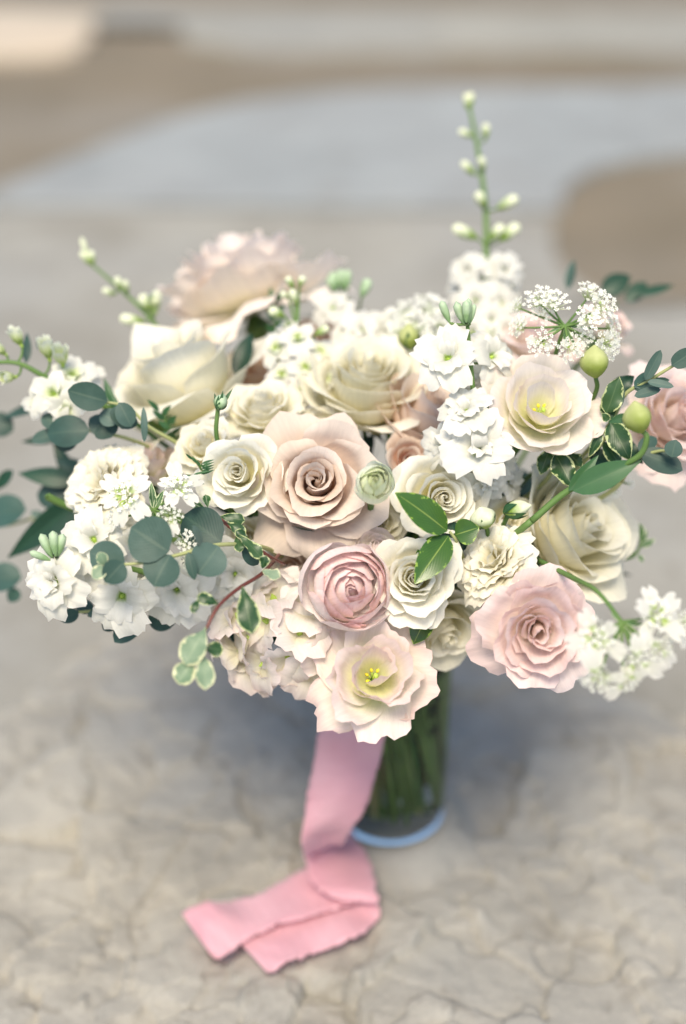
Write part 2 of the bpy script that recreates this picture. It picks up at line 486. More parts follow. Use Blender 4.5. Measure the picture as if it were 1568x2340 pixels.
def stem_world(p, ax, back=.04):
    """a stem from the bloom's base, in through the vase's mouth, down to the glass floor"""
    a = stem_rng.uniform(0, 6.28); q = .038 * math.sqrt(stem_rng.uniform(0.15, 1))
    m = MOUTH + Vector((math.cos(a) * q * .75, math.sin(a) * q * .75, stem_rng.uniform(-.01, .01)))
    a2 = a + stem_rng.uniform(.5, 1.7)
    b = Vector((math.cos(a2) * q, math.sin(a2) * q, .017 + stem_rng.uniform(0, .014)))
    p = Vector(p)
    c1 = p - ax * back
    # the collar just above the mouth, on the stem's own side
    h = Vector((p.x - m.x, p.y - m.y, 0))
    up = m + h * .22 + Vector((0, 0, .035))
    return bez([p, c1, up, m], 16)[:-1] + bez([m, b], 4)

def frame(p, ax, spin=0.0):
    q = ax.to_track_quat('Z', 'Y')
    return Matrix.Translation(p) @ q.to_matrix().to_4x4() @ Matrix.Rotation(spin, 4, 'Z')

def local(M, pts):
    I = M.inverted()
    return [I @ Vector(p) for p in pts]

def calyx(o, sc, mat=None, n=5, L=.45):
    mb = MB()
    mb.blob((0, 0, -.26 * sc), (0, 0, 1), .27 * sc, .12 * sc)
    obj('calyx', mb.build('calyx', mat or M_STEM), o)
    rng = random.Random(int(sc * 1e5))
    for i in range(n):
        me = petal('sepal', L_LIS, (.04, -.10), (.20, -.12), (.42 + rng.uniform(0, .15), -.06 - rng.uniform(0, .12)), .09, curl=.3, wrap=1.2, minr=.1, nu=5, nv=6,
                   az=i * 6.283 / n, tipr=.2, wtip=.15, wb=.8, rng=rng, scale=sc)
        obj('sepal', me, o)

def bloom(name, label, cat, x, y, d, rpx, ax, gen, seed, group=None, lift=.5, stem=True, centre=None, sepals=True, smat=None, jit=5.0, **kw):
    rng = random.Random(seed)
    axw = cdir(ax)
    sc = px(rpx, d) * kw.pop('big', 1.14)
    H = kw.get('H', .8)
    base = at(x, y, d) - axw * sc * H * lift
    M = frame(base, axw, 0)
    o = root(name, M, label, cat, group)
    ms = gen(rng, sc, **kw)
    for i, me in enumerate(ms):
        j = R(jit) * (.25 + i / len(ms))
        obj('petal', me, o, Matrix.Rotation(rng.uniform(-j, j), 4, 'X') @ Matrix.Rotation(rng.uniform(-j, j), 4, 'Y') @ Matrix.Scale(rng.uniform(.97, 1.03), 4))
    if sepals: calyx(o, sc)
    if centre == 'lisi':
        for k in range(7):
            mb = MB(); a = k * .9; q = .07 * sc * (k > 0)
            p0 = Vector((math.cos(a) * q * .4, math.sin(a) * q * .4, .05 * sc)); p1 = Vector((math.cos(a) * q, math.sin(a) * q, (.26 - .02 * k) * sc))
            mb.tube([p0, p1], .012 * sc, k=5)
            me = mb.build('filament', M_GRN); f = obj('filament', me, o)
            mb = MB(); mb.blob(p1, (math.cos(a), math.sin(a), .6), .07 * sc, .026 * sc if k else .05 * sc, 6, 4)
            obj('anther', mb.build('anther', M_ANTH if k else M_GRN), f)
    if stem:
        mb = MB(); mb.tube(local(M, stem_world(base, axw)), .0021, .0024)
        obj('stem', mb.build('stem', smat or M_STEM), o)
    return o

# ------------------------------------------------------------------ leaves
SHAPES = {
    'round': lambda v: np.sin(np.pi * np.clip(v, 0, 1) ** .92) ** .55,
    'lance': lambda v: np.sin(np.pi * v ** .75) ** .9,
    'camellia': lambda v: (np.sin(np.pi * v ** .8) ** .75) * (1 - .35 * np.clip((v - .8) / .2, 0, 1) ** 2),
    'spoon': lambda v: np.clip(np.sin(np.pi * v ** 1.7) ** .6, .06, 1),
    'strap': lambda v: np.sin(np.pi * v ** .9) ** .45,
}
def leaf(parent, p0, p1, width, mat, shape='round', nrm=None, bend=.1, fold=.12, wave=0.0, twist=0.0, name='leaf', rng=random, nu=7, nv=11):
    """leaf from p0 to p1 in world space, its face turned to nrm"""
    p0, p1 = Vector(p0), Vector(p1)
    t = (p1 - p0); L = t.length; t.normalize()
    n = Vector(nrm) if nrm is not None else (CAM - p0).normalized() + Vector((rng.uniform(-.35, .35), rng.uniform(-.35, .35), rng.uniform(0, .5)))
    n = (n - t * n.dot(t)).normalized(); s = t.cross(n)
    v = np.linspace(0, 1, nv)[:, None]; u = np.linspace(-1, 1, nu)[None, :]
    w = SHAPES[shape](v) * width / 2
    w = np.maximum(w, width * .02)
    ph = rng.uniform(0, 6.28)
    off = bend * L * (4 * v * (1 - v)) * .5 + fold * np.abs(u) ** 1.3 * w + wave * width * (np.sin(v * 11 + ph + 2.0 * (u > 0)) * np.abs(u) ** 1.5) + twist * u * w * (v - .3)
    X = v * L * np.ones_like(u); Y = u * w * (1 - .08 * np.abs(np.sin(v * 9 + ph)) * (wave > 0) ) 
    T, Sv, N = np.array(t), np.array(s), np.array(n)
    P = np.array(p0) + X[..., None] * T + Y[..., None] * Sv + off[..., None] * N
    I = np.array(ROOTM[parent.name].inverted())
    P = P.reshape(-1, 3) @ I[:3, :3].T + I[:3, 3]
    uv = np.stack([(u + 1) / 2 * np.ones_like(v), v * np.ones_like(u)], -1).reshape(-1, 2)
    return obj(name, mesh(name, P, grid_faces(nu, nv), mat, uv), parent)

def stem_part(o, pts, r0, r1, mat, name='stem', k=7, per=6):
    M = ROOTM[o.name]
    mb = MB(); mb.tube(local(M, smooth_path(pts, per)), r0, r1, k)
    return obj(name, mb.build(name, mat), o)

def sprig(name, label, cat, pts, mat_stem, leaves, r=(.0016, .0008), group=None, to_vase=True, rng=None, lmat=L_EUC, lshape='round', lname='leaf', **lk):
    """pts: [(x, y, d)] along the twig from the inside out; leaves: (x0, y0, x1, y1, width_px, d0, d1[, material])"""
    rng = rng or random.Random(len(label) * 7 + int(pts[0][0]))
    W = [at(*p) for p in pts]
    M = Matrix.Translation(W[0])
    o = root(name, M, label, cat, group)
    stem_part(o, W, r[0], r[1], mat_stem)
    if to_vase:
        mb = MB(); ax = (W[1] - W[0]).normalized()
        mb.tube(local(M, stem_world(W[0], ax, .03)), r[0], r[0] * 1.3)
        obj('stem', mb.build('stem', mat_stem), o)
    for l in leaves:
        x0, y0, x1, y1, w, d0, d1 = l[:7]
        m = l[7] if len(l) > 7 else lmat
        leaf(o, at(x0, y0, d0), at(x1, y1, d1), px(w, (d0 + d1) / 2), m, lshape, rng=rng, name=lname, **lk)
    return o

# ------------------------------------------------------------------ ground
def perlin(x, y, seed=0):
    rs = np.random.RandomState(seed); p = rs.permutation(512)
    ga = rs.uniform(0, 2 * np.pi, 512)
    xi = np.floor(x).astype(int); yi = np.floor(y).astype(int); xf = x - xi; yf = y - yi
    def g(ix, iy, dx, dy):
        h = p[(p[ix & 511] + iy) & 511]
        return np.cos(ga[h]) * dx + np.sin(ga[h]) * dy
    f = lambda t: t * t * t * (t * (t * 6 - 15) + 10)
    u, v = f(xf), f(yf)
    a = g(xi, yi, xf, yf); b = g(xi + 1, yi, xf - 1, yf); c = g(xi, yi + 1, xf, yf - 1); d = g(xi + 1, yi + 1, xf - 1, yf - 1)
    return (a * (1 - u) + b * u) * (1 - v) + (c * (1 - u) + d * u) * v

def fbm(x, y, oct=4, seed=0, gain=.5):
    s, a = 0, 1
    for i in range(oct):
        s = s + a * perlin(x * 2 ** i, y * 2 ** i, seed + i); a *= gain
    return s

def stone_mat(name, stops, scale=9, bump=.5, rough=.8, speck=.06):
    m, nt, b, out = new_mat(name)
    tc = nt.nodes.new('ShaderNodeTexCoord').outputs['Object']
    n1 = noise(nt, scale, 6, tc, .6, .6)
    c = ramp(nt, n1, stops)
    n2 = noise(nt, scale * 30, 4, tc, .7)
    c = mix(nt, 1.0, c, mapr(nt, n2, .3, .7, 1 - speck * 2.2, 1 + speck), 'MULTIPLY')
    n3 = noise(nt, scale * .35, 3, tc, .6)
    c = mix(nt, mapr(nt, n3, .45, .7, 0, .5), c, (.27, .275, .27))
    c = mix(nt, mapr(nt, noise(nt, scale * 2.6, 5, tc, .7, .8), .56, .66, 0, .45), c, (.165, .15, .125))
    nt.links.new(c, b.inputs['Base Color'])
    b.inputs['Roughness'].default_value = rough; b.inputs['Specular IOR Level'].default_value = .3
    bp = nt.nodes.new('ShaderNodeBump'); bp.inputs['Strength'].default_value = bump; bp.inputs['Distance'].default_value = .002
    nt.links.new(noise(nt, scale * 14, 8, tc, .7), bp.inputs['Height']); nt.links.new(bp.outputs[0], b.inputs['Normal'])
    return m

M_LEDGE = stone_mat('sandstone', [(.25, (.215, .205, .18)), (.48, (.315, .298, .258)), (.75, (.41, .39, .34))])
M_GROUND = stone_mat('sandy_ground', [(.3, (.155, .13, .09)), (.7, (.205, .17, .12))], 3)
M_FLAG = stone_mat('blue_grey_flagstone', [(.25, (.22, .235, .235)), (.75, (.32, .34, .34))], 4, .3)
M_FLAGG = stone_mat('grey_flagstone', [(.22, (.20, .185, .15)), (.5, (.29, .28, .245)), (.78, (.345, .335, .295))], 5, .3)
M_FLAGL = stone_mat('pale_flagstone', [(.25, (.23, .225, .195)), (.75, (.33, .32, .28))], 3, .3)
M_FLAGC = stone_mat('cream_flagstone', [(.3, (.46, .39, .30)), (.7, (.56, .47, .36))], 2, .3)

GZ = -.10      # the terrace lies lower than the block the vase stands on

def axis_pts(lo, a, b, hi, fine, k):
    left = a - (a - lo) * (np.linspace(1, 0, k, endpoint=False)) ** 1.6
    right = b + (hi - b) * (np.linspace(0, 1, k + 1)[1:]) ** 1.6
    return np.concatenate([left, np.arange(a, b, fine), right])

EDGE = [on_z(x, y) for x, y in ((-500, 1800), (0, 1582), (160, 1462), (350, 1385), (800, 1345), (1150, 1400), (1400, 1535), (1568, 1600), (2100, 1760))]
def ledge():
    xs = axis_pts(-1.6, -.36, .36, 1.6, .0022, 60); ys = axis_pts(-1.5, -.30, .40, 1.2, .0022, 60)
    X, Y = np.meshgrid(xs, ys)
    wx = X + .012 * fbm(X * 14, Y * 14, 3, 5); wy = Y + .012 * fbm(X * 14, Y * 14, 3, 9)
    # flat plates, each with its own level and a slight tilt of its own
    h = np.zeros_like(X)
    def plates(x, y, cell, seed, lev, tilt, crack, cw):
        gx, gy = x / cell, y / cell
        ix, iy = np.floor(gx).astype(int), np.floor(gy).astype(int)
        rs = np.random.RandomState(seed); T = rs.uniform(0, 1, (64, 64, 5))
        d1 = np.full(x.shape, 9.0); d2 = np.full(x.shape, 9.0); out_ = np.zeros_like(x)
        for a_ in (-1, 0, 1):
            for b_ in (-1, 0, 1):
                t = T[(ix + a_) % 64, (iy + b_) % 64]
                dx = gx - (ix + a_ + t[..., 0]); dy = gy - (iy + b_ + t[..., 1])
                d = np.sqrt(dx * dx + dy * dy)
                hh = (t[..., 2] - .5) * lev + ((t[..., 3] - .5) * dx + (t[..., 4] - .5) * dy) * tilt * cell
                new = d < d1
                d2 = np.where(new, d1, np.minimum(d2, d)); out_ = np.where(new, hh, out_); d1 = np.where(new, d, d1)
        return out_ - crack * np.exp(-((d2 - d1) / cw) ** 2)
    w2x = X + .016 * fbm(X * 11, Y * 11, 5, 15, .6); w2y = Y + .016 * fbm(X * 11, Y * 11, 5, 19, .6)
    m1 = sstep(-.15, .25, fbm(X * 5, Y * 5, 3, 45))
    h += plates(w2x, w2y, .085, 3, .0095, .24, .0012, .03)
    h += plates(w2x * 1.0 + .3, w2y * 1.25, .034, 8, .0040, .20, .0005, .05) * m1
    q = (fbm(wx * 7, wy * 7, 4, 11) + 1) * 2.4
    fl = np.floor(q); h += .0042 * (fl + sstep(0, .07, q - fl) - 2.4)
    h += .0012 * fbm(X * 70, Y * 70, 4, 61) + .0022 * fbm(wx * 22, wy * 22, 3, 91) + .008 * fbm(X * 2.5, Y * 2.5, 2, 71)
    # a flat seat under the vase
    d = np.sqrt(X ** 2 + Y ** 2); k = 1 - sstep(.047, .075, d)
    h = h - h.max() * .55
    h = np.minimum(h, .006)
    h = h * (1 - k) + (-.0008) * k + .0022 * (1 - sstep(.020, .027, d))
    e = np.interp(X, [p.x for p in EDGE], [p.y for p in EDGE]) + .02 * fbm(X * 6, Y * 0, 4, 81)
    drop = sstep(0, .05, Y - e)
    h = h - .012 * sstep(-.06, 0, Y - e) - (.13) * drop
    me = mesh('stone_ledge', np.stack([X, Y, h], -1).reshape(-1, 3), grid_faces(len(xs), len(ys)), M_LEDGE)
    o = obj('stone_ledge', me); tag(o, 'rough flaking sandstone block under the vase', kind='structure')
ledge()

g = 60
gx = np.linspace(-60, 60, 121); gy = np.linspace(-30, 120, 121)
X, Y = np.meshgrid(gx, gy)
ground = obj('ground', mesh('ground', np.stack([X, Y, np.full_like(X, GZ)], -1).reshape(-1, 3), grid_faces(121, 121), M_GROUND))
tag(ground, 'sandy ground between the flagstones of the terrace', kind='structure')

def flagstone(poly, mat, h=.02, seed=0, zoff=0.0):
    P = [on_z(x, y, GZ + h + zoff) for x, y in poly]
    # densify and roughen the outline
    rng = random.Random(seed); out = []
    n = len(P)
    sp = smooth_path(P + [P[0]], 5)[:-1]
    out = [p + Vector((rng.uniform(-1, 1), rng.uniform(-1, 1), 0)) * .006 for p in sp]
    c = sum(out, Vector()) / len(out)
    k = len(out); v = []; f = []
    rings = ((1.0, -h - .01), (1.0, -.006), (.985, 0.0), (.9, .001))
    for s, dz in rings:
        v += [(c.x + (p.x - c.x) * s, c.y + (p.y - c.y) * s, p.z + dz) for p in out]
    v.append((c.x, c.y, c.z + .001))
    for r_ in range(len(rings) - 1):
        for j in range(k):
            f.append((r_ * k + j, r_ * k + (j + 1) % k, (r_ + 1) * k + (j + 1) % k, (r_ + 1) * k + j))
    for j in range(k): f.append((3 * k + j, 3 * k + (j + 1) % k, 4 * k))
    me = mesh('flagstone', np.array(v), f, mat, smooth=False)
    return obj('flagstone', me, ground)

flagstone([(-900, 520), (-150, 480), (500, 478), (1150, 490), (1255, 492), (1262, 545), (1290, 610), (1360, 665), (1460, 695), (1568, 712), (2300, 740), (2300, 1900), (-900, 2000)], M_FLAGG, seed=1)
flagstone([(-120, 468), (60, 395), (250, 318), (500, 240), (800, 205), (1300, 196), (2100, 190), (2300, 260), (2100, 330), (1568, 345), (1430, 362), (1335, 392), (1285, 430), (1255, 468), (900, 462), (300, 462)], M_FLAG, seed=2)
flagstone([(-900, 60), (300, 48), (430, 92), (700, 112), (1200, 108), (2300, 120), (2300, 45), (1100, 20), (400, 16), (-900, 12)], M_FLAGL, seed=3)
flagstone([(-900, 140), (60, 122), (190, 95), (205, 50), (120, 22), (-900, 20)], M_FLAGC, seed=4, zoff=.008)

# ------------------------------------------------------------------ vase, water
def lathe(prof, k=72):
    v, f = [], []
    for r, z in prof:
        for j in range(k):
            a = 2 * math.pi * j / k; v.append((r * math.cos(a), r * math.sin(a), z))
    n = len(prof)
    for i in range(n - 1):
        for j in range(k):
            f.append((i * k + j, i * k + (j + 1) % k, (i + 1) * k + (j + 1) % k, (i + 1) * k + j))
    f.append(tuple(range(k))[::-1]); f.append(tuple((n - 1) * k + j for j in range(k)))
    return np.array(v), f

VR = .0450
def glass_mat(name, col, ior, rough=0.0):
    m, nt, b, out = new_mat(name)
    b.inputs['Base Color'].default_value = (*col, 1); b.inputs['Roughness'].default_value = rough
    b.inputs['Transmission Weight'].default_value = 1; b.inputs['IOR'].default_value = ior
    return m
vm = glass_mat('clear_glass', (.90, .97, .96), 1.36)
wm = glass_mat('water', (.88, .94, .93), 1.2)
vroot = root('glass_vase', Matrix.Identity(4), 'clear glass cylinder vase holding the bouquet on the rough stone', 'vase')
# below the waterline glass and water bend light as one body; the stems stand in it
v, f = lathe([(.040, .0), (.0435, .0012), (VR, .005), (VR, .197), (VR - .001, .1985), (VR - .0026, .1975), (VR - .003, .19), (VR - .003, .1553), (VR - .0045, .1545), (.02, .1543)])
obj('vessel', mesh('vessel', v, f, vm), vroot)
v, f = lathe([(.01, .1547), (VR - .0048, .1549), (VR - .0034, .1556), (VR - .005, .1562), (.01, .1560)])
wo = obj('water', mesh('water', v, f, wm)); tag(wo, 'water surface inside the vase', kind='structure')

# ------------------------------------------------------------------ ribbon
def cloth_mat():
    m, nt, b, out = new_mat('pink_silk')
    uv = nt.nodes.new('ShaderNodeUVMap').outputs[0]
    tc = nt.nodes.new('ShaderNodeTexCoord').outputs['Object']
    c = ramp(nt, noise(nt, 25, 3, tc), [(.3, (.79, .46, .53)), (.7, (.84, .55, .61))])
    nt.links.new(c, b.inputs['Base Color']); b.inputs['Roughness'].default_value = .55; b.inputs['Sheen Weight'].default_value = .5
    w = nt.nodes.new('ShaderNodeTexWave'); w.inputs['Scale'].default_value = 900; nt.links.new(tc, w.inputs[0])
    bp = nt.nodes.new('ShaderNodeBump'); bp.inputs['Strength'].default_value = .15; bp.inputs['Distance'].default_value = .0004
    nt.links.new(w.outputs[1], bp.inputs['Height']); nt.links.new(bp.outputs[0], b.inputs['Normal'])
    t = nt.nodes.new('ShaderNodeBsdfTranslucent'); nt.links.new(c, t.inputs[0])
    ms = nt.nodes.new('ShaderNodeMixShader'); ms.inputs[0].default_value = .42
    nt.links.new(b.outputs[0], ms.inputs[1]); nt.links.new(t.outputs[0], ms.inputs[2]); nt.links.new(ms.outputs[0], out.inputs[0])
    return m
M_SILK = cloth_mat()

def strip(secs, o, name, seed, lipz=.0, frayed=.0005, bow=.0015, nu=13, per=10, endcut=True):
    """secs: (left world, right world)"""
    A = smooth_path([s[0] for s in secs], per); B = smooth_path([s[1] for s in secs], per)
    rng = np.random.RandomState(seed); n = len(A)
    v = []
    fa = np.cumsum(rng.normal(0, 1, n)); fa = np.sin(np.linspace(0, 30, n) + rng.uniform(0, 6)) + rng.normal(0, .6, n)
    fb = np.sin(np.linspace(0, 34, n) + 2) + rng.normal(0, .6, n)
    for i in range(n):
        a, b = A[i], B[i]; t = (b - a).normalized()
        tg = (A[min(i + 1, n - 1)] - A[max(i - 1, 0)]).normalized()
        nn = t.cross(tg).normalized()
        a = a - t * frayed * fa[i]; b = b + t * frayed * fb[i]
        for j in range(nu):
            u = j / (nu - 1)
            w = .0012 * math.sin(u * 5 + i * .11 + seed) * math.sin(i * .07 + 1) + .0004 * math.sin(u * 11 + 5 * math.sin(i * .13 + seed)) * math.sin(i * .31 + u * 2 + seed) + .00015 * math.sin(i * 1.7 + u * 5)
            if u in (0, 1): w += .0008 * rng.normal()
            p = a.lerp(b, u) + nn * (w + bow * math.sin(math.pi * u) * math.sin(i / n * 9 + seed))
            p.z = max(p.z, lipz)
            v.append(tuple(p))
    uv = [(j / (nu - 1), i / n) for i in range(n) for j in range(nu)]
    # a real thickness
    me = mesh(name, np.array(v), grid_faces(nu, n), M_SILK, np.array(uv))
    q = obj(name, me, o)
    md = q.modifiers.new('thickness', 'SOLIDIFY'); md.thickness = .0004
    return q
rb = root('silk_ribbon', Matrix.Identity(4), 'long pink silk ribbon hanging from the bouquet and folded on the stone', 'ribbon')
O = lambda x, y, z: on_z(x, y, z)
strip([(at(770, 1440, 1.00), at(905, 1440, 1.00)), (O(756, 1560, .172), O(905, 1560, .172)), (O(735, 1650, .150), O(888, 1650, .150)), (O(716, 1740, .118), O(865, 1745, .118)), (O(703, 1820, .095), O(842, 1832, .094)),
       (O(692, 1885, .078), O(812, 1888, .074)), (O(689, 1930, .060), O(792, 1915, .056)), (O(697, 1955, .038), O(782, 1930, .036)), (O(715, 1945, .016), O(780, 1915, .016))], rb, 'hanging_strip', 1, bow=.005)
strip([(O(692, 1905, .020), O(800, 1890, .010)), (O(693, 1935, .022), O(812, 1918, .009)), (O(700, 1975, .022), O(836, 1950, .010)), (O(715, 2020, .021), O(852, 1990, .013)),
       (O(745, 2045, .019), O(860, 2032, .016)), (O(790, 2060, .015), O(866, 2064, .014))], rb, 'folded_strip', 4)
strip([(O(862, 2056, .0125), O(770, 1985, .008)), (O(800, 2066, .0125), O(712, 1982, .007)), (O(735, 2085, .0125), O(650, 2008, .007)), (O(665, 2105, .012), O(590, 2040, .008)), (O(600, 2128, .011), O(530, 2060, .004)),
       (O(548, 2158, .009), O(478, 2060, .016)), (O(500, 2190, .006), O(440, 2068, .017)), (O(486, 2186, .006), O(415, 2086, .012))], rb, 'ribbon_tail', 2)
strip([(O(868, 2072, .010), O(800, 2030, .0055)), (O(860, 2102, .0065), O(770, 2050, .005)), (O(815, 2138, .010), O(735, 2070, .004)), (O(735, 2172, .0055), O(660, 2100, .004)), (O(670, 2190, .010), O(600, 2128, .004)), (O(612, 2222, .006), O(545, 2150, .005))], rb, 'ribbon_tail', 3)
# ------------------------------------------------------------------ the large blooms
R_, L_, U_ = petals_rose, petals_lisi, petals_ran
IV = dict(mat=P_IVORY)
bloom('rose', 'dusty blush rose wide open in the middle of the bouquet', 'rose', 725, 1105, .868, 132, (-.02, .16, 1), R_, 11, 'large garden roses',
      N=28, H=.92, mat=P_BLUSH, curl=1.1, ruff=.028, outer_drop=.62, point=.07, tight=1.0, res=13, big=1.2, wmax=.66, open0=.05)
bloom('rose', 'large ivory rose with a flat round top just above the blush rose', 'rose', 838, 880, .945, 134, (.06, .74, .66), R_, 12, 'large garden roses',
      N=28, big=1.22, wmax=.74, H=1.0, mat=P_IVORY, curl=.8, ruff=.018, outer_drop=.34, point=.05, tight=.95, open0=.04)
bloom('rose', 'ivory rose in side view with pointed outer petals, at upper left', 'rose', 415, 865, .97, 140, (-.42, .85, .38), R_, 13, 'large garden roses',
      N=15, H=1.1, mat=P_CREAM, curl=.9, ruff=.015, outer_drop=.42, point=.16, tight=.65, open0=.07, big=1.3, wmax=.85)
bloom('rose', 'creamy yellow rose on the right leaning out over the pink lisianthus', 'rose', 1312, 1210, .915, 128, (.62, .30, .72), R_, 14, 'large garden roses',
      N=22, big=1.25, wmax=.8, H=1.0, mat=P_IVORY, curl=.75, ruff=.015, outer_drop=.25, point=.05, tight=.9)
bloom('rose', 'dusky mauve-tan rose in side view right of the ivory rose with the flat top', 'rose', 975, 950, .935, 100, (.35, .70, .55), R_, 15, 'large garden roses',
      N=16, big=1.3, wmax=.9, H=1.1, mat=P_MAUVE, curl=.65, ruff=.015, outer_drop=.45, point=.03, tight=.9)
bloom('rose', 'cream rose half hidden under the white spray roses, above the lowest bloom on its right', 'rose', 1012, 1435, .905, 98, (.25, -.55, .75), R_, 16, 'large garden roses',
      N=18, H=1.0, mat=P_IVORY, curl=.7, outer_drop=.3, tight=.8)
bloom('rose', 'peach-pink rose cut by the right edge of the photo behind the eucalyptus twig', 'rose', 1542, 950, .93, 125, (.35, .25, .85), R_, 17, 'large garden roses',
      N=24, H=.85, mat=P_PEACH, curl=1.0, ruff=.04, rim=.014, outer_drop=.6, point=.02)
bloom('rose', 'faint dusty pink rose deep behind the dark leaf at upper left', 'rose', 590, 850, 1.02, 80, (0, .7, .6), R_, 18, 'large garden roses',
      N=16, H=1.0, mat=P_MAUVE, outer_drop=.4)
bloom('rose', 'faint pinkish rose deep behind the white delphinium at top middle', 'rose', 715, 775, 1.04, 75, (.1, .8, .5), R_, 19, 'large garden roses', N=16, H=1.0, mat=P_MAUVE, outer_drop=.4)
bloom('rose', 'pale peach rose peeping out behind the lace flower at upper right', 'rose', 1225, 770, .985, 85, (.1, .75, .6), R_, 20, 'large garden roses', N=16, H=.9, mat=P_PEACH, outer_drop=.4)
bloom('rose', 'cream rose at the right rim behind the umbels of the lace flower', 'rose', 1395, 745, 1.0, 62, (.5, .6, .5), R_, 29, 'large garden roses', N=14, H=1.0, mat=P_LISI, outer_drop=.4)

SP = 'spray roses'
bloom('spray_rose', 'white spray rose tucked against the left side of the blush rose', 'spray rose', 548, 1082, .868, 88, (-.22, .12, 1), R_, 21, SP,
      N=26, H=.85, mat=P_WHITE, curl=.8, ruff=.035, rim=.012, outer_drop=.42, point=.01, tight=.95)
bloom('spray_rose', 'white spray rose with squarish heart behind the long glossy leaf', 'spray rose', 1010, 1138, .872, 112, (.12, .02, 1), R_, 22, SP,
      N=24, H=.8, mat=P_WHITE, curl=.85, ruff=.03, rim=.01, outer_drop=.5, point=.03, tight=1.0)
bloom('spray_rose', 'white spray rose just right of the pink ranunculus', 'spray rose', 948, 1322, .846, 93, (-.05, .12, 1), R_, 23, SP,
      N=26, H=.8, mat=P_WHITE, curl=.85, ruff=.045, rim=.014, outer_drop=.45, point=.02, tight=.95)
bloom('spray_rose', 'cream ruffled spray rose in side view above the pink lisianthus', 'spray rose', 1128, 1285, .862, 106, (-.55, .45, .75), petals_carn, 24, SP,
      N=34, H=.72, mat=P_CREAM, ruff=.06, dome=.35)
bloom('spray_rose', 'small cream spray rose above and left of the white one by the blush rose', 'spray rose', 468, 1018, .90, 68, (-.3, .5, .8), R_, 25, SP,
      N=20, H=.8, mat=P_CREAM, curl=.8, ruff=.05, rim=.012, outer_drop=.4)
bloom('spray_rose', 'loose cream spray rose between the two large ivory roses', 'spray rose', 600, 930, .925, 92, (-.1, .75, .65), R_, 26, SP,
      N=24, H=.75, mat=P_CREAM, curl=.9, ruff=.06, rim=.015, outer_drop=.5)
bloom('spray_rose', 'small ivory spray rose in the gap below the green-white ranunculus', 'spray rose', 872, 1195, .89, 58, (.1, -.1, 1), R_, 27, SP,
      N=20, H=.8, mat=P_IVORY, curl=.8, ruff=.05, rim=.012, outer_drop=.4)
bloom('spray_rose', 'dusty pink half-hidden rosette in the gap left of the pink ranunculus', 'spray rose', 668, 1300, .90, 48, (-.1, -.1, 1), R_, 36, SP, N=16, H=.8, mat=P_BLUSH, ruff=.05, outer_drop=.4)
bloom('rose', 'dusky tan rose low in the gap between the blush rose and the white stock', 'rose', 935, 1052, .905, 58, (.2, .2, .9), R_, 37, 'large garden roses', N=16, H=.9, mat=P_MAUVE, outer_drop=.3, point=.0, curl=.7)
bloom('spray_rose', 'small cream rosette wedged under the left white spray rose beside the curling twig', 'spray rose', 560, 1225, .905, 52, (-.1, -.2, 1), R_, 38, SP, N=16, H=.8, mat=P_CREAM, ruff=.05, outer_drop=.4)
bloom('spray_rose', 'cream rosette filling the gap behind the blush rose and ivory rose', 'spray rose', 745, 975, .93, 60, (0, .4, .9), R_, 39, SP, N=16, H=.8, mat=P_IVORY, ruff=.04, outer_drop=.4)
bloom('spray_rose', 'small ivory rosette between the square-hearted spray rose and the creamy yellow rose', 'spray rose', 1165, 1190, .90, 56, (.3, 0, .9), R_, 40, SP, N=16, H=.8, mat=P_IVORY, ruff=.04, outer_drop=.4)
bloom('carnation', 'round cream carnation with crowded frilly petals on the left', 'carnation', 238, 1110, .895, 108, (-.45, .32, .82), petals_carn, 28, None,
      N=46, H=.85, mat=P_CREAM, ruff=.055, dome=.5)
LI = 'lisianthus'
bloom('lisianthus', 'pale blush lisianthus open like a bowl with yellow anthers at upper right', 'lisianthus', 1240, 932, .866, 128, (.10, .42, .9), L_, 31, LI,
      N=14, H=.68, jit=7, big=1.2, mat=P_LISW, centre='lisi', ruff=.035, open0=.30, drop=.35, curl=.8)
bloom('lisianthus', 'pink lisianthus with frilled layers at lower right beside the white lace florets', 'lisianthus', 1230, 1440, .836, 140, (-.02, -.05, 1), L_, 32, LI,
      N=20, H=.66, jit=13, mat=P_PINK, ruff=.055, open0=.08, drop=.55, curl=1.0)
bloom('lisianthus', 'lowest bloom, a blush lisianthus with green-yellow centre right above the pink ribbon', 'lisianthus', 856, 1540, .842, 134, (.06, .38, .9), L_, 33, LI,
      N=13, H=.76, mat=P_LISI, centre='lisi', ruff=.075, open0=.24, drop=.72, curl=1.0, jit=15, big=1.22, rim=.024)
bloom('lisianthus', 'big pale pink lisianthus at upper left turned away to show its calyx', 'lisianthus', 560, 662, 1.06, 232, (-.30, .92, .12), L_, 34, LI,
      N=22, H=.68, mat=P_TOP, ruff=.07, rim=.022, open0=.10, drop=.85, curl=1.0, lift=.32, jit=9)
bloom('lisianthus', 'small closed blush lisianthus behind the cream carnation', 'lisianthus', 345, 1068, .925, 62, (.05, .7, .5), L_, 35, LI, N=9, H=1.1, mat=P_LISI, ruff=.05, open0=.2, drop=.1, curl=.4)
bloom('ranunculus', 'pink ranunculus with tight rings of petals at the centre, below the blush rose', 'ranunculus', 798, 1342, .848, 106, (.12, -.02, .98), U_, 41, None,
      N=40, mat=P_RANUN, open_=54, H=1.0)
bloom('ranunculus', 'small green-white ranunculus bud on the lower right rim of the blush rose', 'ranunculus', 853, 1103, .828, 49, (.10, .15, 1), U_, 42, None,
      N=30, mat=P_RANG, open_=46, H=1.0, sepals=True)
bloom('ranunculus', 'pale pink top petals of a ranunculus between the blush rose and the pink one', 'ranunculus', 862, 1258, .868, 52, (.0, .7, .7), U_, 43, None, N=18, mat=P_HYDR, open_=60, H=1.0)

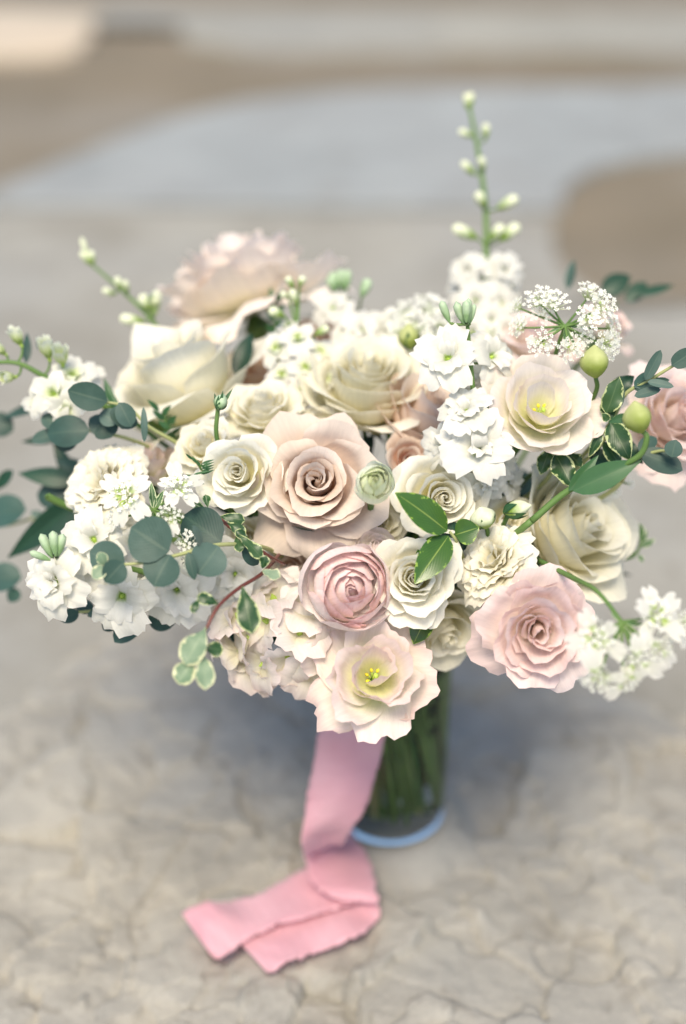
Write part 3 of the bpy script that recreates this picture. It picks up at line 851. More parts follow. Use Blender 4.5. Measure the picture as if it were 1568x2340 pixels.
# ------------------------------------------------------------------ florets shared by the stems of small flowers
frng = random.Random(99)
def pset(mat, n, **k): return [petal('petal', mat, rng=frng, nu=9, nv=8, **k) for _ in range(n)]
def disc(name, mat, r, h):
    mb = MB(); mb.blob((0, 0, -h * .6), (0, 0, 1), h, r, 8, 4); return mb.build(name, mat)
THROAT = disc('floret', M_GRN, .12, .55)
STK = dict(out=pset(P_SNOW, 5, P0=(.04, 0), P1=(.12, .42), P2=(.95, .40), W=.40, curl=.55, vc=.6, ruff=.08, rim=.018, tipr=.13, wrap=1.6, minr=.6, notch=.06, wb=.18, wtip=1.0),
           mid=pset(P_SNOW, 4, P0=(.03, 0), P1=(.06, .40), P2=(.60, .55), W=.33, curl=.7, vc=.6, ruff=.09, rim=.018, tipr=.13, wrap=1.5, minr=.4, notch=.06, wb=.2, wtip=1.0),
           inn=pset(P_SNOW, 3, P0=(.02, 0), P1=(.04, .38), P2=(.28, .62), W=.22, curl=.8, vc=.6, ruff=.07, rim=.03, tipr=.2, wrap=1.2, minr=.25, wb=.2))
HYD = dict(out=pset(P_HYDR, 6, P0=(.03, 0), P1=(.25, .25), P2=(.92, .50), W=.60, curl=.7, vc=.5, ruff=.09, rim=.015, tipr=.13, wtip=1.0, wrap=1.6, minr=.6, wb=.3))
DEL = dict(out=pset(P_SNOW, 4, P0=(.04, 0), P1=(.16, .32), P2=(.92, .42), W=.36, curl=.5, vc=.6, ruff=.05, rim=.02, tipr=.25, wrap=1.6, minr=.5, wb=.25),
           inn=pset(P_GREENW, 3, P0=(.03, 0), P1=(.05, .35), P2=(.35, .5), W=.2, curl=.6, vc=.6, ruff=.04, tipr=.3, wrap=1.2, minr=.25, wb=.3))
HALF = dict(out=pset(P_GREENW, 4, P0=(.04, 0), P1=(.55, .3), P2=(.42, 1.1), W=.42, curl=.5, vc=.75, ruff=.07, rim=.03, tipr=.3, wrap=1, minr=.2, wb=.3))
UMP = pset(P_SNOW, 4, P0=(.2, 0), P1=(.5, .12), P2=(1.25, .12), W=.30, curl=.2, vc=.6, ruff=.03, tipr=.3, notch=.22, wrap=3, minr=1.0, wb=.15, wtip=1.1)

def floret(o, pos, ax, size, kind, rng, green=True):
    M0 = ROOTM[o.name]
    W = frame(pos, ax, rng.uniform(0, 6.28)) @ Matrix.Diagonal((size, size, size, 1))
    f = obj('floret', THROAT, o, M0.inverted() @ W)
    def ring(ms, n, a0, tl):
        for i in range(n):
            Mx = Matrix.Rotation(a0 + i * 6.283 / n + rng.uniform(-.15, .15), 4, 'Z') @ Matrix.Rotation(rng.uniform(-tl, tl), 4, 'Y') @ Matrix.Scale(rng.uniform(.86, 1.1), 4)
            obj('petal', rng.choice(ms), f, Mx)
    if kind is STK: ring(STK['out'], 5, 0, .22); ring(STK['mid'], 4, .5, .28); ring(STK['inn'], rng.choice((0, 1, 2, 3)), .2, .3)
    elif kind is HYD: ring(HYD['out'], 4, 0, .2)
    elif kind is DEL: ring(DEL['out'], 5, 0, .2); ring(DEL['inn'], 3, .3, .2)
    elif kind is HALF: ring(HALF['out'], 5, 0, .1)
    return f

def flower_stem(name, label, cat, stem, florets=(), buds=(), group=None, r=(.0026, .0012), kind=STK, budmat=None, seed=1, to_vase=True, smat=None, spedi=True):
    """stem: [(x, y, d)] inside to tip; florets: (x, y, d, r_px, ax[, kind]); buds: (x0, y0, x1, y1, d, r_px)"""
    rng = random.Random(seed)
    W = [at(*p) for p in stem]
    M = Matrix.Translation(W[0])
    o = root(name, M, label, cat, group)
    sm = smat or M_STEM
    stem_part(o, W, r[0], r[1], sm)
    if to_vase:
        mb = MB(); mb.tube(local(M, stem_world(W[0], (W[1] - W[0]).normalized(), .03)), r[0], r[0] * 1.1); obj('stem', mb.build('stem', sm), o)
    path = smooth_path(W, 8)
    for fl in florets:
        x, y, d, rp, ax = fl[:5]; k = fl[5] if len(fl) > 5 else kind
        p = at(x, y, d); a = cdir(ax); s = px(rp, d) * 1.15
        p = p - a * s * .45
        floret(o, p, a, s, k, rng)
        q = min(path, key=lambda w: (w - p).length + (w - p).dot(a) * .3)
        if spedi and (q - p).length > .004:
            mb = MB(); mb.tube(local(M, bez([q, p - a * s * .6, p], 6)), .0009, .0008, 5, cap=False); obj('pedicel', mb.build('pedicel', sm), o)
    for b in buds:
        x0, y0, x1, y1, d, rp = b[:6]
        p, t = at(x0, y0, d), at(x1, y1, d - .004)
        mb = MB(); mb.blob(M.inverted() @ p, (t - p) + Vector((rng.uniform(-1, 1), rng.uniform(-1, 1), 0)) * .002, (t - p).length * rng.uniform(.95, 1.12), px(rp, d) * rng.uniform(.78, .92), 9, 8, tip=.3)
        obj('bud', mb.build('bud', budmat or M_BUD), o)
        q = min(path, key=lambda w: (w - p).length)
        if (q - p).length > .002:
            mb = MB(); mb.tube(local(M, bez([q, q.lerp(p, .5) - UP * .0015, p], 6)), .0009, .0009, 5, cap=False); obj('pedicel', mb.build('pedicel', sm), o)
    return o

ST = 'stems of white stock'
flower_stem('stock_stem', 'white double stock with silver-green buds at its tip, left of the pale lisianthus', 'stock', 
    [(1085, 1140, .90), (1092, 1000, .88), (1080, 880, .865), (1068, 740, .86)],
    [(1018, 812, .855, 72, (-.25, .25, .9)), (1140, 808, .872, 62, (.5, .25, .7)), (1065, 925, .852, 64, (-.15, .55, .8)), (1095, 1020, .850, 82, (-.05, .12, 1)), (1003, 1012, .868, 52, (-.6, .15, .7)),
     (1150, 1060, .875, 60, (.6, -.1, .7)), (1045, 965, .868, 50, (-.5, .4, .6)), (1118, 1110, .872, 52, (.3, -.4, .8)), (1160, 890, .89, 55, (.5, .4, .4)), (1178, 1100, .895, 50, (.7, 0, .6)), (1070, 860, .885, 50, (0, .3, .9)), (1035, 1055, .88, 46, (-.3, -.2, .8))],
    [(1062, 742, 1048, 690, .86, 13), (1070, 742, 1075, 682, .858, 12), (1056, 738, 1040, 692, .864, 10), (1028, 738, 1012, 692, .862, 12), (1066, 738, 1062, 684, .854, 12), (1074, 740, 1082, 694, .862, 10)],
    ST, budmat=M_BUDS, seed=51)
flower_stem('stock_stem', 'arching stem of white stock along the lower left edge of the bouquet', 'stock',
    [(520, 1300, .93), (420, 1330, .89), (300, 1300, .865), (200, 1290, .85), (120, 1270, .845)],
    [(112, 1335, .835, 80, (-.35, -.15, .9)), (205, 1225, .842, 72, (-.15, .30, .9)), (270, 1375, .848, 86, (-.1, -.30, .9)), (400, 1355, .862, 84, (0, -.25, .95)), (538, 1320, .872, 84, (.05, -.2, 1)),
     (330, 1330, .872, 62, (0, 0, 1)), (600, 1375, .888, 62, (.1, -.2, 1)), (470, 1300, .888, 56, (0, .1, 1)), (610, 1300, .90, 50, (0, .2, 1)), (465, 1370, .885, 66, (0, -.5, .8)), (160, 1290, .868, 60, (-.3, 0, .8)), (300, 1240, .885, 62, (-.1, .3, .9))],
    [(120, 1275, 92, 1222, .838, 15), (128, 1272, 116, 1212, .835, 15), (132, 1272, 138, 1222, .837, 14), (116, 1280, 70, 1262, .836, 11)], ST, budmat=M_BUDS, seed=52)
flower_stem('stock_stem', 'blurred white stock spike right behind the lace florets at top middle', 'stock',
    [(860, 830, 1.01), (840, 780, 1.02), (800, 700, 1.03)],
    [(830, 745, .985, 58, (0, .4, .8)), (885, 745, .99, 50, (.3, .4, .8)), (760, 695, 1.0, 46, (-.2, .5, .8)), (790, 760, .99, 40, (-.2, .3, .8))],
    [(770, 665, 758, 622, 1.02, 15), (782, 662, 780, 615, 1.02, 14), (790, 665, 800, 615, 1.02, 14), (766, 668, 748, 632, 1.02, 12), (826, 680, 840, 634, 1.0, 17)], ST, budmat=M_BUDS, seed=53)
flower_stem('stock_stem', 'white stock with small green centres packed above the cream rose by the cut stem', 'stock',
    [(780, 960, .96), (720, 860, .96), (680, 760, .97)],
    [(680, 765, .95, 42, (0, .4, .9), DEL), (625, 790, .955, 42, (-.4, .4, .8), DEL), (735, 800, .955, 42, (.3, .4, .8), DEL), (700, 835, .945, 40, (0, .2, 1), DEL), (640, 850, .95, 40, (-.3, .2, 1), DEL), (750, 860, .95, 34, (.3, .1, 1), DEL), (690, 895, .945, 34, (0, 0, 1), DEL), (655, 740, .97, 30, (-.3, .6, .6), DEL)],
    [(680, 700, 662, 660, .97, 0.1 + 13), (672, 660, 655, 632, .97, 12), (684, 655, 692, 630, .97, 12), (650, 722, 612, 708, .965, 15), (720, 765, 752, 745, .955, 14), (660, 680, 640, 668, .97, 11)], ST, seed=54)
DE = 'delphinium and snapdragon spikes'
flower_stem('delphinium_spike', 'tall upright spike with pale green buds rising over the top of the bouquet', 'delphinium',
    [(1130, 900, .99), (1125, 760, 1.02), (1112, 640, 1.04), (1110, 480, 1.055), (1092, 340, 1.065), (1072, 240, 1.07)],
    [(1060, 612, 1.02, 44, (-.5, .2, .8), STK), (1158, 612, 1.02, 46, (.4, .2, .8), STK), (1085, 680, 1.01, 50, (-.2, .3, .9), STK), (1150, 690, 1.01, 48, (.4, .1, .9), STK), (1120, 735, 1.0, 46, (0, .1, 1), STK),
     (1175, 655, 1.03, 34, (.6, .1, .7), STK), (1050, 650, 1.03, 34, (-.6, .1, .7), STK), (1080, 760, .995, 40, (-.2, 0, 1), STK), (1165, 760, .995, 40, (.3, 0, 1), STK)],
    [(1070, 252, 1062, 215, 1.07, 11), (1076, 248, 1082, 212, 1.07, 11), (1080, 312, 1048, 298, 1.068, 11), (1110, 320, 1112, 284, 1.065, 12), (1086, 400, 1054, 370, 1.062, 13), (1106, 392, 1096, 355, 1.058, 12),
     (1110, 475, 1092, 436, 1.05, 16), (1135, 478, 1180, 452, 1.05, 17), (1092, 545, 1036, 520, 1.045, 18), (1120, 550, 1150, 512, 1.04, 17), (1140, 552, 1186, 516, 1.042, 19)],
    DE, r=(.0034, .0014), kind=STK, seed=61)
flower_stem('delphinium_spike', 'slender budded spike leaning out at upper left against the grey ground', 'delphinium',
    [(470, 960, .98), (400, 820, 1.0), (350, 735, 1.01), (280, 665, 1.02), (205, 600, 1.03)], [(335, 775, 1.0, 24, (-.4, .2, .8), HALF), (350, 690, 1.0, 26, (.1, .4, .8), HALF)],
    [(205, 605, 192, 538, 1.03, 9), (212, 608, 182, 582, 1.03, 12), (212, 606, 206, 572, 1.028, 12), (262, 672, 234, 662, 1.02, 12), (278, 664, 262, 632, 1.02, 13), (292, 668, 284, 640, 1.015, 11),
     (330, 735, 276, 726, 1.01, 18), (345, 712, 322, 672, 1.01, 17), (352, 722, 352, 668, 1.005, 16), (350, 775, 312, 770, 1.0, 17)], DE, r=(.0024, .001), seed=62)
flower_stem('delphinium_spike', 'white delphinium with half-open green florets at the far left', 'delphinium',
    [(330, 960, .96), (220, 920, .935), (110, 865, .925), (40, 830, .92), (-30, 830, .92)],
    [(118, 895, .905, 56, (-.1, .1, 1), DEL), (165, 850, .925, 52, (.2, .4, .8), DEL), (80, 920, .915, 44, (-.4, -.1, .9), DEL), (150, 940, .905, 46, (0, -.3, .9), DEL), (195, 900, .925, 42, (.3, 0, .9), DEL), (205, 850, .94, 38, (.4, .4, .7), DEL),
     (108, 800, .92, 38, (-.1, .7, .5), HALF), (140, 815, .92, 40, (0, .6, .7), HALF), (40, 772, .92, 32, (-.3, .7, .4), HALF), (20, 862, .915, 30, (-.6, -.1, .7), HALF), (2, 800, .92, 26, (-.5, .5, .5), HALF)],
    [], DE, kind=DEL, seed=63, smat=M_STEM)

# hydrangea head
hr = random.Random(5)
W0 = at(700, 1400, .93)
o = root('hydrangea', Matrix.Translation(W0), 'blush and cream hydrangea head left of the lowest bloom', 'hydrangea')
stem_part(o, [W0, W0 + Vector((0, .03, -.02)), W0 + Vector((0, .06, -.08))], .003, .003, M_STEM)
cc = at(655, 1440, .89)
for i in range(34):
    z = 1 - 2 * (i + .5) / 34; a = i * GA
    ax = Vector((math.sqrt(1 - z * z) * math.cos(a), math.sqrt(1 - z * z) * math.sin(a), z))
    v = RIGHT * ax.x + UP * ax.y - FWD * ax.z
    if ax.z < -.25: continue
    p = cc + (RIGHT * ax.x * px(126, .9) + UP * ax.y * px(96, .9) - FWD * ax.z * .024)
    floret(o, p, (v + Vector((hr.uniform(-.5, .5), hr.uniform(-.5, .5), hr.uniform(-.5, .5)))).normalized(), px(hr.uniform(62, 84), .9), HYD, hr)

# ------------------------------------------------------------------ lace flowers (umbels)
def umbel_core(seed, n=26, rad=1.0, green=.3):
    rng = random.Random(seed); mb = MB()
    for i in range(n):
        a = i * GA; q = rad * math.sqrt((i + .5) / n)
        p = Vector((q * math.cos(a), q * math.sin(a), .35 * (1 - q * q / rad / rad) + rng.uniform(-.08, .08)))
        mb.tube([Vector((p.x * .2, p.y * .2, -.5)), p], .018, k=4, cap=False)
        mb.blob(p - Vector((0, 0, .04)), Vector((p.x * .6, p.y * .6, 1)), .13, .065, 5, 3)
        if rng.random() > green:
            for k in range(5):
                b = k * 1.2566 + i
                e = Vector((math.cos(b), math.sin(b), .25)); s = Vector((-math.sin(b), math.cos(b), 0))
                L = rng.uniform(.13, .20)
                mb.add([tuple(p + e * .03 + Vector((0, 0, .05))), tuple(p + e * L * .7 + s * L * .38 + Vector((0, 0, .06))), tuple(p + e * L + Vector((0, 0, .04))), tuple(p + e * L * .7 - s * L * .38 + Vector((0, 0, .06)))], np.array([[0, 1, 2, 3]]), np.array([[0, 1]] * 4))
    return mb
M_UMB = simple_mat('lace_floret', (.60, .72, .30), (.93, .93, .86), 30, v=True, trans=.25, bump=0)
CORES = [umbel_core(k).build('umbellet', M_UMB) for k in range(3)]
def lace(name, label, stem, hub, umb, group, seed, big=True, bracts=(), to_vase=True, sr=(.0018, .0012)):
    rng = random.Random(seed)
    W = [at(*p) for p in stem]; H0 = at(*hub)
    M = Matrix.Translation(H0)
    o = root(name, M, label, 'lace flower', group)
    stem_part(o, W + [H0], sr[0], sr[1], M_STEM)
    if to_vase:
        mb = MB(); mb.tube(local(M, stem_world(W[0], (W[1] - W[0]).normalized() if len(W) > 1 else (H0 - W[0]).normalized(), .03)), sr[0], sr[0]); obj('stem', mb.build('stem', M_STEM), o)
    for u in umb:
        x, y, d, r_, ax = u[:5]; nb = u[5] if len(u) > 5 else 0
        a = cdir(ax); s = px(r_, d); p = at(x, y, d)
        mb = MB(); mb.tube(local(M, bez([H0, (H0 + p) / 2 - a * s * .5, p - a * s * .5], 8)), .0009, .0006, 5, cap=False); obj('ray', mb.build('ray', M_STEM), o)
        f = obj('umbellet', rng.choice(CORES), o, M.inverted() @ frame(p, a, rng.uniform(0, 6)) @ Matrix.Scale(s, 4)); f['kind'] = 'stuff'
        for k in range(nb):
            b = k * 6.283 / max(nb, 1) + rng.uniform(-.3, .3)
            obj('petal', rng.choice(UMP), f, Matrix.Rotation(b, 4, 'Z') @ Matrix.Rotation(rng.uniform(-.3, .3), 4, 'Y') @ Matrix.Scale(rng.uniform(.75, 1.1) * (1.5 if big else .8), 4))
    for x, y, w in bracts:
        leaf(o, H0, at(x, y, hub[2] + .004), px(w, hub[2]), L_BRACT, 'lance', name='bract', rng=rng, nu=5, nv=8)
    return o
LA = 'white lace flowers'
lace('lace_flower', 'airy white lace flower with green spokes above the pale lisianthus', [(1250, 900, .93), (1265, 830, .90), (1275, 790, .885)], (1292, 745, .872),
     [(1232, 682, .875, 38, (-.3, .6, .7), 3), (1268, 690, .868, 38, (0, .6, .7), 2), (1348, 668, .875, 34, (.2, .6, .6), 3), (1378, 700, .87, 40, (.5, .3, .8), 2), (1345, 728, .862, 34, (.2, .2, 1), 2), (1186, 745, .872, 30, (-.8, .2, .5), 3), (1180, 700, .885, 24, (-.8, .4, .4), 2),
      (1236, 782, .858, 34, (-.3, -.2, .9), 2), (1305, 798, .856, 32, (.1, -.4, .9), 2), (1385, 790, .866, 40, (.5, -.3, .8), 5), (1400, 748, .88, 30, (.7, .1, .6), 2), (1330, 770, .87, 28, (.1, 0, 1), 0), (1240, 720, .88, 28, (-.1, .2, 1), 0)], LA, 71, big=False, bracts=[(1240, 765, 8), (1320, 800, 9), (1290, 800, 8), (1340, 750, 8)])
lace('lace_flower', 'white lace florets hanging out over the pink lisianthus at lower right', [(1230, 1280, .86), (1312, 1322, .82), (1365, 1352, .795)], (1420, 1420, .78),
     [(1365, 1455, .772, 44, (-.4, -.1, .9), 5), (1500, 1405, .775, 44, (.3, .3, .9), 5), (1455, 1510, .772, 42, (.1, -.4, .9), 3), (1370, 1550, .768, 40, (-.2, -.5, .8), 4), (1430, 1555, .770, 34, (.1, -.6, .8), 2), (1510, 1480, .775, 38, (.5, -.2, .8), 2), (1555, 1430, .782, 40, (.7, .1, .7), 3)], LA, 72,
     bracts=[(1445, 1470, 14), (1400, 1480, 14), (1470, 1460, 12), (1480, 1430, 12), (1395, 1400, 10)])
lace('lace_flower', 'white lace florets lying on the cream carnation at left', [(520, 1240, .89), (440, 1235, .855), (380, 1200, .845)], (352, 1165, .845),
     [(285, 1130, .835, 42, (-.3, .2, .9), 6), (408, 1112, .832, 36, (.1, .5, .8), 5), (388, 1180, .826, 30, (.1, -.1, 1), 1), (268, 1185, .842, 24, (-.4, -.1, .9), 1)], LA, 73,
     bracts=[(345, 1100, 18), (375, 1120, 18), (330, 1175, 14), (345, 1195, 16), (385, 1170, 12)])
lace('lace_flower', 'small pale lace cluster between the two big round eucalyptus leaves', [(480, 1290, .88), (450, 1280, .85)], (440, 1270, .845), [(430, 1240, .832, 30, (0, .3, .9), 0), (432, 1280, .836, 26, (0, -.3, .9), 0)], LA, 74)
lace('lace_flower', 'creamy blurred lace cluster behind the green bud at top centre', [(980, 860, .98), (970, 800, .98)], (965, 760, .985),
     [(925, 715, .985, 40, (-.3, .6, .6), 2), (985, 700, .99, 42, (.2, .6, .6), 2), (955, 745, .975, 40, (0, .3, .9), 2), (1010, 740, .98, 36, (.3, .3, .9), 0), (910, 755, .975, 32, (-.4, .1, .9), 2), (985, 780, .97, 34, (0, 0, 1), 2), (1120, 760, .98, 30, (.2, .3, .9), 2)], LA, 75, big=False)
lace('lace_flower', 'feathery green umbel tip poking out under the leaves at the right rim', [(1330, 1120, .93), (1390, 1110, .92)], (1420, 1100, .92), [(1405, 1125, .92, 16, (.3, -.2, .8), 0), (1440, 1105, .92, 12, (.5, .1, .8), 0)], LA, 76)

# ------------------------------------------------------------------ single buds
def bud_thing(label, pts, p0, p1, d, rp, mat, leaves=(), sepal=True, group='single buds on bare stems', sr=(.0016, .0014)):
    W = [at(*p) for p in pts]
    M = Matrix.Translation(W[0])
    o = root('flower_bud', M, label, 'bud', group)
    stem_part(o, W, sr[0], sr[1], M_STEM)
    mb = MB(); mb.tube(local(M, stem_world(W[0], (W[1] - W[0]).normalized(), .02)), sr[0], sr[0]); obj('stem', mb.build('stem', M_STEM), o)
    a, b = at(*p0, d), at(*p1, d - .004)
    mb = MB(); mb.blob(M.inverted() @ a, b - a, (b - a).length, px(rp, d), 14, 10); obj('bud', mb.build('bud', mat), o)
    if sepal:
        rng = random.Random(len(label)); ax = (b - a).normalized(); L = (b - a).length; s = ax.orthogonal().normalized()
        for k in range(5):
            q = Matrix.Rotation(k * 1.2566, 4, ax) @ s
            leaf(o, a + q * L * .05, a + ax * L * rng.uniform(.55, .8) + q * px(rp, d) * 1.05, L * .30, L_LIS, 'lance', nrm=q, bend=.25, name='sepal', rng=rng, nu=5, nv=6)
    for l in leaves:
        leaf(o, at(l[0], l[1], l[5]), at(l[2], l[3], l[6]), px(l[4], l[5]), L_LIS, 'lance', nrm=l[7] if len(l) > 7 else None, fold=.25, bend=.08)
    return o
bud_thing('fat lime green bud nodding against the pale lisianthus at upper right', [(1300, 1000, .91), (1360, 900, .875), (1362, 862, .865)], (1362, 864), (1359, 788), .862, 33, M_BUDG, sepal=False)
bud_thing('round green bud on a long curved stem with two blade leaves at the right', [(1215, 1190, .85), (1300, 1120, .845), (1400, 1075, .835), (1462, 1040, .825), (1478, 1000, .82), (1468, 985, .82)], (1466, 990), (1450, 916), .818, 33, M_BUDG, sepal=False, sr=(.0022, .0016),
          leaves=[(1310, 1122, 1466, 1052, 62, .838, .828), (1300, 1122, 1368, 1040, 30, .842, .84), (1440, 950, 1390, 965, 22, .82, .825)])
bud_thing('little tufted green bud on a thin stem above the small cream spray rose', [(520, 1090, .90), (502, 1025, .88), (494, 985, .872), (498, 935, .868)], (498, 937), (512, 900), .866, 16, M_BUDS, leaves=[(498, 935, 490, 898, 9, .866, .866), (505, 930, 532, 888, 9, .866, .866), (500, 936, 510, 892, 9, .862, .86), (496, 934, 500, 903, 9, .862, .86)])
bud_thing('soft yellow-green bud in front of the blurred lace cluster at top centre', [(960, 900, .98), (945, 840, .965), (938, 800, .96)], (938, 800), (934, 738), .955, 25, M_BUDG, sepal=True)
bud_thing('split rosebud in green sepals between the two white spray roses on the right', [(1120, 1260, .88), (1115, 1220, .865), (1112, 1205, .86)], (1112, 1208), (1098, 1158), .855, 30, M_BUD)
bud_thing('narrow green rosebud lying against the creamy yellow rose', [(1140, 1220, .88), (1160, 1180, .865)], (1150, 1172), (1215, 1155), .86, 20, M_BUD)
bud_thing('bare cut green stem end sticking out left of the cream carnation', [(240, 1180, .93), (180, 1165, .92), (140, 1150, .915), (108, 1134, .91)], (109, 1134.5), (106, 1133), .91, 5, M_STEM, sepal=False, sr=(.0026, .0026))

# ------------------------------------------------------------------ foliage
def E(x0, y0, x1, y1, w, d, d2=None, m=None):
    return (x0, y0, x1, y1, w, d, d2 or d, m) if m else (x0, y0, x1, y1, w, d, d2 or d)
EU = 'eucalyptus twigs'
sprig('eucalyptus_twig', 'eucalyptus twig with large round blue-green leaves over the lower left flowers', 'eucalyptus', [(650, 1275, .905), (598, 1250, .865), (500, 1245, .825), (400, 1270, .818), (310, 1288, .815), (235, 1290, .812)], M_STEMY,
      [E(385, 1262, 300, 1205, 112, .812, .815, L_EUC), E(390, 1268, 352, 1340, 92, .812, .808), E(285, 1290, 205, 1262, 84, .815, .82), E(282, 1285, 240, 1330, 60, .808, .805, L_EUC), E(500, 1248, 452, 1312, 88, .822, .818), E(505, 1240, 420, 1178, 100, .832, .842, L_EUCD),
       E(560, 1240, 590, 1290, 50, .842, .85, L_EUCD), E(240, 1290, 226, 1262, 28, .808, .806, L_VARP), E(240, 1295, 212, 1322, 34, .806, .803, L_VARP), E(460, 1250, 440, 1200, 22, .82, .81), E(430, 1262, 445, 1325, 26, .815, .815)], to_vase=True, bend=.13, fold=.10, twist=.25, group=EU)
sprig('eucalyptus_twig', 'eucalyptus twig with middle-sized oval leaves by the white delphinium at left', 'eucalyptus', [(470, 1060, .93), (400, 1010, .91), (340, 975, .90), (290, 930, .895), (215, 915, .89)], M_STEMY,
      [E(245, 918, 155, 892, 66, .888, .885), E(292, 940, 278, 980, 60, .886, .885, L_EUC), E(283, 928, 265, 968, 48, .888, .89), E(300, 975, 272, 920, 46, .882, .88), E(270, 965, 228, 945, 44, .893, .895), E(330, 1010, 328, 930, 16, .882, .88), E(255, 1000, 232, 968, 60, .90, .902, L_EUCD)], bend=.13, fold=.14, twist=.3, group=EU)
sprig('eucalyptus_twig', 'dark eucalyptus twig with one big oval leaf behind the carnation at left', 'eucalyptus', [(400, 1050, .95), (300, 1005, .92), (210, 985, .91), (130, 978, .91)], M_STEMY,
      [E(205, 985, 108, 992, 76, .90, .905, L_EUCD), E(135, 985, 98, 948, 46, .91, .912, L_EUC), E(140, 990, 72, 1008, 34, .912, .915, L_EUC), E(180, 990, 130, 1025, 46, .915, .92, L_EUCD), E(250, 990, 205, 955, 50, .905, .905, L_EUCD)], bend=.13, fold=.14, twist=.3, group=EU)
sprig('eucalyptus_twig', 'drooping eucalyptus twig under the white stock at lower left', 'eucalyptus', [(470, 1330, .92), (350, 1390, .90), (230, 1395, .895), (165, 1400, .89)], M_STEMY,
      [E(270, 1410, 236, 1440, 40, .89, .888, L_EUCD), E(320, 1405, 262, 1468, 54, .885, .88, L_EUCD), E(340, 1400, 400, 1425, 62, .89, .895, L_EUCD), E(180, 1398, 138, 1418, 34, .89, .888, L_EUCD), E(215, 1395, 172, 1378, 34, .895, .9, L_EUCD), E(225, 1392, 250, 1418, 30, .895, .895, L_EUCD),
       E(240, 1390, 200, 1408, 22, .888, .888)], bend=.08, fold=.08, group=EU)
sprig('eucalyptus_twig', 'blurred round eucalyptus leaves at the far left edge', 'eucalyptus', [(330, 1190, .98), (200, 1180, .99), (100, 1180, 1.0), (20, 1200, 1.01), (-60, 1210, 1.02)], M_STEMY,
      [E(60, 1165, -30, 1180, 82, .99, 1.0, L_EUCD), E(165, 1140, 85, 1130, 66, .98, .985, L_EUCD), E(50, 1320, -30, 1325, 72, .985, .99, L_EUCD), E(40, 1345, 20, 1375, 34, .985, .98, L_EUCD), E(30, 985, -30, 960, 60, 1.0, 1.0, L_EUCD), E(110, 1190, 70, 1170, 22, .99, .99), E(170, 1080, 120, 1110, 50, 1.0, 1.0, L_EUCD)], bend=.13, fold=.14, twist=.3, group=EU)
sprig('eucalyptus_twig', 'fine seeded eucalyptus twig with narrow blue leaves over the peach rose', 'eucalyptus', [(1360, 1010, .90), (1400, 960, .88), (1430, 900, .87), (1490, 865, .862), (1540, 835, .856), (1580, 815, .85)], M_STEMY,
      [E(1475, 868, 1510, 800, 28, .858, .855), E(1450, 885, 1490, 852, 30, .865, .868, L_EUCD), E(1480, 872, 1540, 884, 20, .856, .853), E(1450, 890, 1530, 868, 28, .866, .86, L_EUCD), E(1415, 930, 1420, 876, 22, .868, .866), E(1535, 835, 1590, 800, 42, .853, .85), E(1450, 905, 1510, 890, 24, .862, .858)], lshape='strap', bend=.05, fold=.2, group=EU)
sprig('eucalyptus_twig', 'short eucalyptus tip with a curled young leaf below the peach rose', 'eucalyptus', [(1420, 1100, .90), (1450, 1050, .88), (1500, 1032, .87), (1530, 1030, .862)], M_STEMY,
      [E(1465, 1035, 1560, 1075, 60, .872, .868, L_EUCD), E(1460, 1030, 1500, 1000, 36, .876, .88, L_EUCD), E(1535, 1045, 1545, 1005, 42, .858, .856, L_EUC), E(1480, 1040, 1545, 1050, 36, .878, .882, L_EUCD)], bend=.06, fold=.1, group=EU)
GL = 'glossy leaf sprigs'
sprig('glossy_leaf_sprig', 'sprig of glossy green leaves with yellow midribs between the white spray roses', 'leaf sprig', [(1065, 1300, .88), (1045, 1240, .855), (1028, 1215, .85)], M_STEMY,
      [E(1022, 1214, 903, 1126, 74, .835, .82), E(1025, 1225, 948, 1334, 72, .838, .825), E(1018, 1228, 945, 1300, 60, .852, .85, L_CAM), E(1040, 1222, 1095, 1205, 62, .85, .848), E(1045, 1245, 1032, 1190, 60, .866, .866, L_RUS), E(1055, 1240, 1000, 1280, 60, .868, .868, L_RUS), E(1075, 1235, 1060, 1290, 60, .872, .872, L_RUS)],
      lmat=L_CAM, lshape='camellia', bend=.10, fold=.16, group=GL)
sprig('glossy_leaf_sprig', 'single dark green leaf tip hanging under the white spray rose by the lowest bloom', 'leaf sprig', [(985, 1390, .90), (975, 1410, .89)], M_STEM, [E(978, 1405, 945, 1472, 54, .862, .86)], lmat=L_CAM, lshape='camellia', bend=.1, fold=.16, group=GL)
sprig('glossy_leaf_sprig', 'curved dark leaf standing between the upper left ivory rose and the white stock', 'leaf sprig', [(560, 940, .98), (548, 900, .97)], M_STEM, [E(540, 862, 574, 762, 46, .965, .975, L_RUS)], lmat=L_RUS, lshape='camellia', bend=.12, fold=.16, group=GL)
sprig('glossy_leaf_sprig', 'dark green leaves sticking out behind the lace flower at the right', 'leaf sprig', [(1340, 800, 1.02), (1380, 740, 1.04), (1410, 690, 1.05)], M_STEM,
      [E(1375, 672, 1440, 630, 52, 1.045, 1.05), E(1432, 690, 1478, 645, 40, 1.045, 1.05), E(1450, 675, 1540, 652, 22, 1.04, 1.045), E(1298, 662, 1312, 594, 24, 1.03, 1.035, L_EUCD), E(1360, 720, 1330, 700, 30, 1.03, 1.03)], lmat=L_RUS, lshape='camellia', bend=.1, fold=.2, group=GL)
